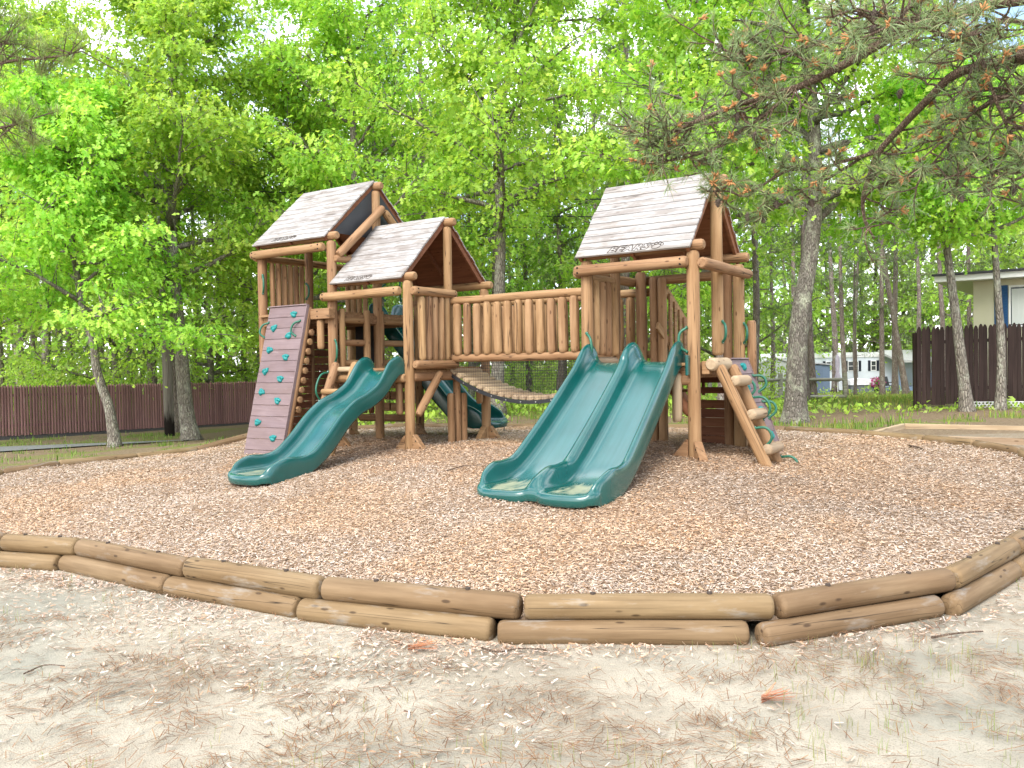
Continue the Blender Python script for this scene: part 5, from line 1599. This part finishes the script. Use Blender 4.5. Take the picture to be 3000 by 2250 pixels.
def pine_protos():
    out = []
    for v in range(4):
        rnd = random.Random(900 + v)
        H = 14.0
        path = catmull([Vector((0, 0, -.2)), Vector((rnd.uniform(-.2, .2), rnd.uniform(-.1, .1), 3)), Vector((rnd.uniform(-.35, .35), .1, 7)), Vector((rnd.uniform(-.4, .4), 0, H))], 6)
        mb = MB(); mb.tube(path, [.17 * (1 - .75 * p.z / H) * (1 + .35 * math.exp(-max(0, p.z) / .3)) for p in path], 10)
        cl = []
        for k in range(46):
            z = rnd.uniform(2.2, H * .98); i = min(range(len(path)), key=lambda j: abs(path[j].z - z)); p = path[i].copy()
            a = rnd.uniform(0, 6.28); dead = z < 5.2
            L = rnd.uniform(.5, 1.5) if dead else rnd.uniform(.9, 2.4) * (1.15 - .6 * z / H)
            d = Vector((math.cos(a), math.sin(a), rnd.uniform(-.15, .25))); pts = [p]
            for s in range(5):
                d = (d + Vector((rnd.uniform(-.35, .35), rnd.uniform(-.35, .35), rnd.uniform(-.3, .3)))).normalized(); pts.append(pts[-1] + d * L / 5)
            mb.tube(pts, [.022, .018, .014, .011, .008, .005], 4, cap=False)
            if not dead or rnd.random() < .12:
                for s in range(2, 6):
                    for q in range(3): cl.append(pts[s] + Vector((rnd.gauss(0, .16), rnd.gauss(0, .16), rnd.gauss(0, .1))))
        tm = mb.mesh('trunk', [M['bark_pine']], True)
        cm_ = needle_clumps('crown', np.array([tuple(c) for c in cl]), 16, .26, PINEG, 950 + v, .008)
        out.append((tm, cm_))
    return out
PINES = pine_protos()
def pine(x, y, s, v, rz, label, group, lean=0.0, name='pine_tree', wide=1.0):
    o = empty(name, (x, y, G(x, y))); o.rotation_euler = (0, lean, rz); tag(o, label, 'tree', group)
    tm, cm_ = PINES[v]
    a = link('trunk', tm, o); b = link('crown', cm_, o)
    a.scale = (s * wide, s * wide, s); b.scale = (s, s, s)
    return o
def at_px(px, d):
    q = P(px, 1100, d); return q.x, q.y
# pines one can count behind the clearing on the right
RIGHTP = [(2205, 26, 1.0, 0, 'pine with pale patches of lichen just right of the right tower'), (2262, 40, .9, 1, 'pine standing before the grey shed'), (2362, 29, .95, 2, 'reddish pine trunk directly right of the biggest oak'), (2385, 31, 1.0, 3, 'knotty pine beside a cut stump right of the biggest oak'),
          (2478, 43, 1.05, 0, 'straight pine beside the folded parasol'), (2505, 46, .7, 1, 'thin pine right of the folded parasol'), (2585, 40, 1.0, 2, 'slim pine curving left before the mobile home'), (2622, 44, 1.25, 3, 'stout pine left of the porch'), (2655, 42, 1.25, 1, 'stout pine leaning right before the porch'),
          (2762, 34, .9, 0, 'tall pine rising behind the dark fence, near its left end'), (2510, 60, 1.2, 2, 'dark far pine trunk above the mobile home roof'), (2845, 38, .95, 3, 'pine rising behind the dark fence by the house eave')]
for px, d, s, v, lab in RIGHTP:
    x, y = at_px(px, d); pine(x, y, s, v, random.uniform(0, 6), lab, None, wide=.74, lean=.16 if 'leaning right' in lab else (-.07 if 'curving' in lab else random.uniform(-.02, .02)))
LEFTP = [(8, 31, 1.25), (95, 40, .8), (170, 38, 1.0), (205, 36, .85), (387, 38, .95), (456, 33, 1.15), (515, 27.5, 1.15), (572, 37, .8), (640, 38, 1.05), (662, 44, .8), (722, 36, .85), (300, 46, 1.1), (60, 52, 1.2)]
LL = ['pine at the far left edge behind the fence', 'thin pine second from the left edge behind the fence', 'pine third from the left edge behind the fence', 'dark pine fourth from the left edge behind the fence', 'thin lichened pine between the crooked oak and the utility pole', 'broad white-lichened pine just left of the utility pole', 'pine tucked between the utility pole and the mottled oak', 'thin pine just right of the mottled oak behind the fence', 'lichened pine midway between the mottled oak and tall tower', 'dim pine behind the lichened pine left of the tall tower', 'pine with bare side twigs left of the tall tower', 'distant pine behind the crooked oak', 'distant pine deep in the wood at far left']
for (px, d, s), lab in zip(LEFTP, LL):
    x, y = at_px(px, d); pine(x, y, s, RNG.integers(0, 4), random.uniform(0, 6), lab, None, random.uniform(-.03, .03))
MIDP = [(1000, 33), (1095, 29), (1235, 31), (1330, 40), (1470, 30), (1560, 38), (1640, 34), (1760, 42), (1830, 30), (1985, 36), (880, 40), (1150, 46), (1420, 50), (1700, 52), (2120, 38), (2160, 48), (2320, 52), (2440, 56), (2700, 54), (2960, 44)]
def where(px):
    """what of the playset or yard a far trunk stands behind"""
    for lim, t in ((0, 'beyond the left edge'), (150, 'at the left edge of the view'), (300, 'behind the crooked oak'), (440, 'left of the utility pole'), (600, 'behind the mottled oak'), (740, 'left of the climbing wall'), (850, 'behind the climbing wall'), (970, 'behind the left end of the tall roof'), (1080, 'above the top of the wave slide'),
                   (1180, 'behind the middle of the low left roof'), (1290, 'behind the right gable of the low left roof'), (1400, 'above the left end of the bridge'), (1520, 'above the left third of the bridge'), (1610, 'above the middle of the bridge'), (1720, 'just left of the right tower'),
                   (1800, 'behind the left post of the right tower'), (1900, 'seen through the left half of the right tower'), (2050, 'seen through the right half of the right tower'), (2140, 'behind the right side of the right tower'), (2250, 'just right of the right tower'), (2400, 'behind the biggest oak'), (2480, 'above the left part of the mobile home'), (2620, 'above the middle of the mobile home'), (2750, 'above the porch of the mobile home'), (2900, 'behind the dark fence'), (4000, 'behind the beige house')):
        if px <= lim: return t
for px, d in MIDP:
    x, y = at_px(px + random.uniform(-15, 15), d)
    pine(x, y, random.uniform(.85, 1.25), RNG.integers(0, 4), random.uniform(0, 6), ('slim nearer pine ' if d < 39 else 'slim distant pine ') + where(px), 'pines in the wood behind the playset' if px < 2100 else 'far pines on the right', random.uniform(-.04, .04))

# --- second row of broadleaf trees sharing three crowns
def row_two():
    protos = []
    for v in range(4):
        mb, tips, dirs = grow(None, straight(13, 0, 0, .4, 50 + v), .15, 300 + v, 1.6, 12.8, 4.2, 26, 3)
        protos.append((mb.mesh('trunk', [M['bark_oak']], True), leaf_mesh('crown', tips, dirs, 10, .40, .25, MIDG + FRESH[:2], False, seed=60 + v)))
    spots = [(-200, 34), (60, 42), (330, 33), (420, 48), (620, 34), (760, 44), (950, 36), (1080, 50), (1210, 37), (1380, 34), (1500, 46), (1650, 36), (1780, 48), (1880, 33), (2020, 44), (2130, 34), (2300, 64), (2420, 66), (2560, 70), (2700, 66), (2860, 58), (3010, 40), (3150, 34)]
    for i, (px, d) in enumerate(spots):
        x, y = at_px(px, d); tm, cm_ = protos[i % 4]
        o = empty('broadleaf_tree', (x, y, G(x, y) - .05), random.uniform(0, 6.28)); s = random.uniform(.85, 1.15) * (1.0 if d < 50 else 1.1)
        tag(o, ('pale green broadleaf tree ' if d < 35 else 'fresh green broadleaf tree ' if d < 41 else 'hazy distant broadleaf tree ') + where(px), 'tree', 'broadleaf trees deep in the wood' if px < 2200 else 'broadleaf trees far on the right')
        for nm, me in (('trunk', tm), ('crown', cm_)):
            c = link(nm, me, o); c.scale = (s, s, s)
row_two()

# --- far wood that reads as one mass, and undergrowth
def far_wood():
    r = np.random.default_rng(77)
    n = 26000
    a = r.uniform(-1.05, 1.05, n); d = r.uniform(70, 98, n)
    x, y = np.sin(a) * d * 1.1, np.cos(a) * d
    z = 15 * r.random(n) ** 2.0 - 1.3
    C = np.array([(.20, .28, .12), (.26, .35, .13), (.30, .38, .15), (.22, .23, .16)])[r.integers(0, 4, n)] * r.uniform(.6, 1.2, (n, 1))
    V, F, C = scatter(LEAFS, LEAFSF, np.stack([x, y, z], 1), rot_from(r.uniform(0, 6.28, n), r.normal(.3, .8, n), r.normal(0, .8, n)), r.uniform(.7, 1.6, n), C)
    mb = MB()
    for k in range(150):
        aa, dd = random.uniform(-1, 1), random.uniform(72, 95); px_, py_ = math.sin(aa) * dd * 1.1, math.cos(aa) * dd
        mb.tube([(px_, py_, -2), (px_ + random.uniform(-.6, .6), py_, 18)], [.2, .1], 6, 1)
    nb = len(V)
    V2 = np.concatenate([V, np.array(mb.v)]); C2 = np.concatenate([C, np.tile([.16, .13, .11, 1], (len(mb.v), 1))])
    F2 = [tuple(f) for f in F] + [tuple(i + nb for i in f) for f in mb.f]
    me = mesh_np('far_wood', V2, F2, [M['leaf']], col=C2)
    tag(link('far_wood', me), 'distant mixed wood closing the view behind everything', 'wood', kind='stuff')
far_wood()
def undergrowth():
    r = np.random.default_rng(5)
    cs, ds, hs = [], [], []
    def add(n, fx, fy, h):
        for _ in range(n):
            x, y = fx(), fy()
            k = max(2, int(h * 3))
            hh = h * r.uniform(.4, 1.1); g = G(x, y)
            for j in range(k):
                cs.append((x + r.normal(0, .28), y + r.normal(0, .28), g + hh * (j + .6) / k)); aa = r.uniform(0, 6.28); ds.append((math.cos(aa), math.sin(aa), .3))
    # behind the left fence
    for _ in range(520):
        t = r.uniform(-.9, 1.35); px, py = -16.3 + 6.1 * t, 27.2 + 6.8 * t; o = r.uniform(.7, 6)
        add(1, lambda: px - .74 * o, lambda: py + .66 * o, 2.6)
    add(240, lambda: r.uniform(-4.5, 8), lambda: r.uniform(20, 34), .7)
    add(330, lambda: r.uniform(-8, 12), lambda: r.uniform(34, 56), 2.6)
    add(55, lambda: r.uniform(4.6, 9), lambda: r.uniform(19.5, 27), .32)
    add(40, lambda: r.uniform(9.0, 15), lambda: r.uniform(19.3, 20.4), .22)
    add(60, lambda: r.uniform(12, 30), lambda: r.uniform(46, 54), .45)
    add(160, lambda: r.uniform(12, 45), lambda: r.uniform(66, 74), 3.4)
    me = leaf_mesh('undergrowth', np.array(cs), np.array(ds), 13, .24, .145, [(.34, .52, .08), (.41, .58, .10), (.27, .44, .07), (.36, .46, .12)], True, .6, 8)
    tag(link('undergrowth', me), 'bright green leafy undergrowth filling the floor of the wood', 'undergrowth', kind='stuff')
undergrowth()

# ------------------------------------------------------------------ overhanging pine in the foreground (trunk outside the view)
def near_pine():
    rnd = random.Random(42)
    tx, ty = 5.6, 5.3
    o = empty('pitch_pine', (tx, ty, G(tx, ty))); tag(o, 'near pine bough with orange cones hanging in from the upper right', 'tree')
    off = Vector((-tx, -ty, -G(tx, ty)))
    wood = MB()
    wood.tube([Vector((tx, ty, -.7)) + off, Vector((tx + .05, ty, 2)) + off, Vector((tx + .1, ty + .1, 5)) + off, Vector((tx, ty + .1, 8)) + off], [.24, .18, .14, .08], 12)
    tufts, tdirs, cones, pollen = [], [], [], []
    def bough(pts, r0, r1, nsub, subL, dens=1.0):
        q = catmull(pts, 7); n = len(q)
        wood.tube([p + off for p in q], [r0 + (r1 - r0) * i / (n - 1) for i in range(n)], 7)
        for k in range(nsub):
            i = rnd.randrange(n // 6, n); p = q[i]
            t = (q[min(i + 1, n - 1)] - q[max(i - 1, 0)]).normalized()
            a = rnd.uniform(0, 6.28)
            d = (t * rnd.uniform(.2, .9) + Vector((math.cos(a), math.sin(a) * .8, rnd.uniform(-.6, .7)))).normalized()
            L = subL * rnd.uniform(.5, 1.3)
            sp = [p]
            for s in range(6):
                d = (d + Vector((rnd.uniform(-.45, .45), rnd.uniform(-.4, .4), rnd.uniform(-.32, .42)))).normalized(); sp.append(sp[-1] + d * L / 6)
            wood.tube([x + off for x in sp], [.0085, .0075, .0065, .0058, .005, .0045, .004], 5, cap=False)
            tufts.append(sp[-1]); tdirs.append(d)
            if rnd.random() < .75: tufts.append(sp[4]); tdirs.append((sp[4] - sp[3]).normalized())
            for s in (2, 3, 4):
                if rnd.random() < .75 * dens:
                    a = rnd.uniform(0, 6.28); e = (Vector((math.cos(a), math.sin(a), rnd.uniform(-.3, .8))) + d * .6).normalized()
                    x1 = sp[s] + e * subL * rnd.uniform(.15, .42)
                    wood.tube([sp[s] + off, (sp[s].lerp(x1, .5) + Vector((0, 0, -.01))) + off, x1 + off], [.006, .005, .004], 4, cap=False)
                    tufts.append(x1); tdirs.append(e)
            if rnd.random() < .13: cones.append(sp[rnd.randrange(2, 6)])
    A = lambda l: [P(*t) for t in l]
    base1 = Vector((tx, ty, 3.55)); base2 = Vector((tx, ty, 3.1))
    bough([base1] + A([(3050, -10, 5.3), (2800, 40, 5.5), (2640, 95, 5.7), (2480, 185, 5.9), (2330, 258, 6.1), (2180, 300, 6.2), (2050, 352, 6.4), (1950, 395, 6.5), (1893, 425, 6.6)]), .045, .009, 62, .46)
    bough([base2] + A([(3100, 150, 5.2), (2990, 175, 5.4), (2810, 212, 5.6), (2720, 290, 5.8), (2640, 372, 6.0), (2575, 445, 6.15), (2545, 520, 6.25), (2528, 585, 6.3), (2535, 650, 6.3), (2562, 700, 6.3)]), .042, .008, 26, .42)
    bough(A([(2575, 445, 6.15), (2480, 470, 6.2), (2400, 495, 6.3), (2310, 500, 6.4), (2230, 545, 6.5), (2185, 575, 6.5), (2130, 560, 6.5), (2080, 562, 6.5)]), .014, .006, 15, .26)
    bough(A([(2560, 440, 6.15), (2430, 520, 6.3), (2350, 560, 6.4), (2290, 600, 6.45), (2200, 640, 6.5)]), .012, .005, 11, .26)
    bough(A([(2640, 95, 5.7), (2520, 90, 5.8), (2400, 130, 6.0), (2300, 150, 6.1), (2210, 180, 6.2), (2130, 150, 6.3)]), .016, .006, 34, .45)
    bough(A([(2330, 258, 6.1), (2250, 330, 6.2), (2160, 390, 6.4), (2080, 440, 6.5), (1960, 470, 6.6), (1930, 440, 6.6)]), .013, .006, 24, .38)
    bough(A([(2800, 40, 5.5), (2860, 150, 5.4), (2920, 300, 5.4), (2960, 420, 5.5), (2900, 520, 5.6)]), .016, .006, 30, .42)
    bough(A([(3060, 90, 5.2), (2950, 60, 5.0), (2800, 110, 4.9), (2660, 60, 4.9), (2520, 40, 5.0)]), .018, .006, 32, .42)
    bough(A([(3090, 260, 5.3), (2960, 280, 5.4), (2850, 330, 5.6), (2780, 420, 5.7), (2700, 520, 5.8)]), .015, .006, 24, .40)
    bough(A([(3080, 480, 5.4), (2990, 520, 5.5), (2880, 560, 5.7), (2760, 560, 5.8)]), .012, .005, 14, .36)
    wood.build('trunk', [M['twig']], o, smooth=True)
    # needles: bundles sweeping forward round every shoot tip
    T = np.array([tuple(t) for t in tufts]); D = np.array([tuple(d) for d in tdirs]); m = len(T); per = 27
    r = np.random.default_rng(3)
    c = np.repeat(T, per, 0); d = np.repeat(D, per, 0); n = m * per
    e = d * r.uniform(.25, 1.0, (n, 1)) + r.normal(0, .55, (n, 3)); e[:, 2] += .12; e /= np.linalg.norm(e, axis=1)[:, None]
    st = c - d * r.uniform(0, .07, (n, 1))
    L = r.uniform(.065, .125, n)
    side = np.cross(e, r.normal(0, 1, (n, 3))); side /= np.linalg.norm(side, axis=1)[:, None]
    w = .0017
    a0, a1 = st + side * w, st - side * w
    mid = st + e * (L * .6)[:, None]; m0, m1 = mid + side * w, mid - side * w
    tip = st + e * L[:, None]; tip[:, 2] -= L * .10
    V = np.stack([a0, a1, m1, m0, tip], 1).reshape(-1, 3) + np.array(off)
    i = (np.arange(n) * 5)[:, None]
    F = np.concatenate([i + np.array([[0, 1, 2]]), i + np.array([[0, 2, 3]]), i + np.array([[3, 2, 4]])])
    cl = np.array([(.17, .25, .11), (.22, .31, .135), (.28, .34, .16), (.38, .31, .18)])[r.choice(4, n, p=[.35, .35, .22, .08])] * r.uniform(.75, 1.2, (n, 1))
    C = np.ones((n, 5, 4)); C[:, :, :3] = cl[:, None]
    link('needles', mesh_np('needles', V, F, M['needle'], col=C.reshape(-1, 4)), o)
    # orange pollen cones clustered at many tips
    fw = MB()
    for k in range(m):
        if rnd.random() < .17:
            t, dd = tufts[k], tdirs[k]
            for q in range(9):
                e = (dd * 1.0 + Vector((rnd.gauss(0, .6), rnd.gauss(0, .6), rnd.gauss(0, .6)))).normalized(); s = rnd.uniform(.03, .055)
                fw.tube([t + off, t + e * s * .55 + off, t + e * s + off], [.004, .0075, .003], 5)
    fw.build('pollen_cones', [plain('orange_pollen_cone', (.42, .21, .085), .8, .2, .2, 40)], o, smooth=True)
    # woody cones, scale by scale
    def cone_mesh():
        mb = MB()
        mb.tube([(0, 0, 0), (0, 0, -.02), (0, 0, -.045), (0, 0, -.058)], [.008, .016, .011, .003], 8)
        for k in range(46):
            f = k / 45; a = k * 2.4; z = -.004 - .05 * f; rr = .024 * math.sin(math.pi * (.22 + .72 * f)); d = Vector((math.cos(a), math.sin(a), 0)); t = Vector((-d.y, d.x, 0))
            b0 = d * rr * .45 + Vector((0, 0, z)); tip_ = d * rr + Vector((0, 0, z - .004))
            mb.add([b0 - t * .003, b0 + t * .003, tip_ + t * .005, tip_ - t * .005, tip_ + Vector((0, 0, .003)) + t * .004, tip_ + Vector((0, 0, .003)) - t * .004], [(0, 1, 2, 3), (3, 2, 4, 5), (5, 4, 1, 0)])
        return mb.mesh('pine_cone', [plain('cone_scale', (.13, .10, .08), .8, .2, .35, 60)])
    cme = cone_mesh()
    for q in cones + A([(2405, 480, 6.3), (2570, 335, 6.0), (2190, 622, 6.45), (2235, 632, 6.45), (2105, 582, 6.5), (2578, 472, 6.15), (2640, 260, 5.8)]):
        x = link('pine_cone', cme, o, Matrix.Translation(q + off) @ Matrix.Rotation(rnd.uniform(-.5, .5), 4, 'X')); x.scale = (1.15,) * 3
near_pine()
def left_pine():
    rnd = random.Random(8)
    tx, ty = -8.6, 10.4
    o = empty('pitch_pine', (tx, ty, G(tx, ty))); tag(o, 'soft pine bough entering at the upper left edge', 'tree')
    off = Vector((-tx, -ty, -G(tx, ty))); w = MB(); w.tube([Vector((tx, ty, -.8)) + off, Vector((tx, ty, 8)) + off], [.2, .08], 10)
    T = []
    for pts in ([(-250, 180, 10.2), (-60, 190, 10), (60, 175, 10), (170, 165, 10), (240, 150, 10)], [(-250, 400, 10.2), (-100, 390, 10), (20, 370, 10), (90, 350, 10)], [(-250, 60, 10.2), (-90, 120, 10), (60, 130, 10.2)]):
        q = catmull([P(*p) for p in pts], 6); w.tube([p + off for p in q], [.03 * (1 - .8 * i / len(q)) for i in range(len(q))], 5)
        for k in range(46):
            p = q[rnd.randrange(3, len(q))]; t = p + Vector((rnd.gauss(0, .22), rnd.gauss(0, .22), rnd.gauss(.02, .16))); w.tube([p + off, t + off], [.008, .004], 4, cap=False); T.append(tuple(t + off))
    w.build('trunk', [M['twig']], o, smooth=True)
    link('needles', needle_clumps('needles', np.array(T), 60, .15, [(.2, .29, .1), (.26, .34, .13), (.3, .3, .15)], 4, .0022), o)
left_pine()

# ------------------------------------------------------------------ odd bits on the ground
def ground_px(px, py, z=-.53):
    d = (P(px, py, 1.0) - Vector((0, 0, CAM_Z))); t = (z - CAM_Z) / d.z
    q = Vector((0, 0, CAM_Z)) + d * t
    return q.x, q.y
def sprig(px, py, label, ang, seed):
    x, y = ground_px(px, py); r = np.random.default_rng(seed); n = 42
    yaw = ang + r.normal(0, .42, n); L = r.uniform(.10, .19, n)
    pos = np.stack([x + np.cos(yaw) * L * .5, y + np.sin(yaw) * L * .5, np.full(n, G(x, y)) + r.uniform(.02, .05, n)], 1)
    C = np.array([(.42, .16, .075), (.48, .22, .10), (.34, .13, .06)])[r.integers(0, 3, n)] * r.uniform(.8, 1.15, (n, 1))
    V, F, C = scatter(NEED, NEEDF, pos, rot_from(yaw, r.normal(-.08, .08, n), r.uniform(-.4, .4, n)), np.stack([L, np.full(n, .0035), np.full(n, .015)], 1), C)
    tag(link('pine_sprig', mesh_np('pine_sprig', V, F, M['litter'], col=C)), label, 'pine sprig')
sprig(1195, 1912, 'rust-red dead pine sprig on sand below the front edging logs', .15, 1)
sprig(2230, 2065, 'rust-red dead pine sprig on the open sand at lower right', .1, 2)
def stick(pts, r, label, z=None):
    mb = MB(); q = []
    for px, py in pts:
        x, y = ground_px(px, py, -.53 if z is None else z); q.append((x, y, G(x, y) + .025))
    mb.tube(catmull(q, 4), [r * (1 - .5 * k / (4 * (len(q) - 1))) for k in range(4 * (len(q) - 1) + 1)], 6)
    tag(mb.build('stick', [M['twig']], None, smooth=True), label, 'stick')
stick([(1410, 1910), (1460, 1922), (1520, 1912), (1600, 1915)], .007, 'dark twig lying against the foot of the front logs')
stick([(2730, 1880), (2800, 1868), (2880, 1862)], .008, 'thin grey stick on sand below the right edging logs')
stick([(2664, 1328), (2690, 1332), (2706, 1337)], .014, 'short brown stick on the wood chips at right', -.15)
stick([(1310, 1412), (1360, 1403), (1410, 1405)], .008, 'pale stick on the wood chips left of the double slide', -.3)
stick([(70, 1985), (130, 1960), (190, 1962)], .005, 'small twig on the sand at lower left')
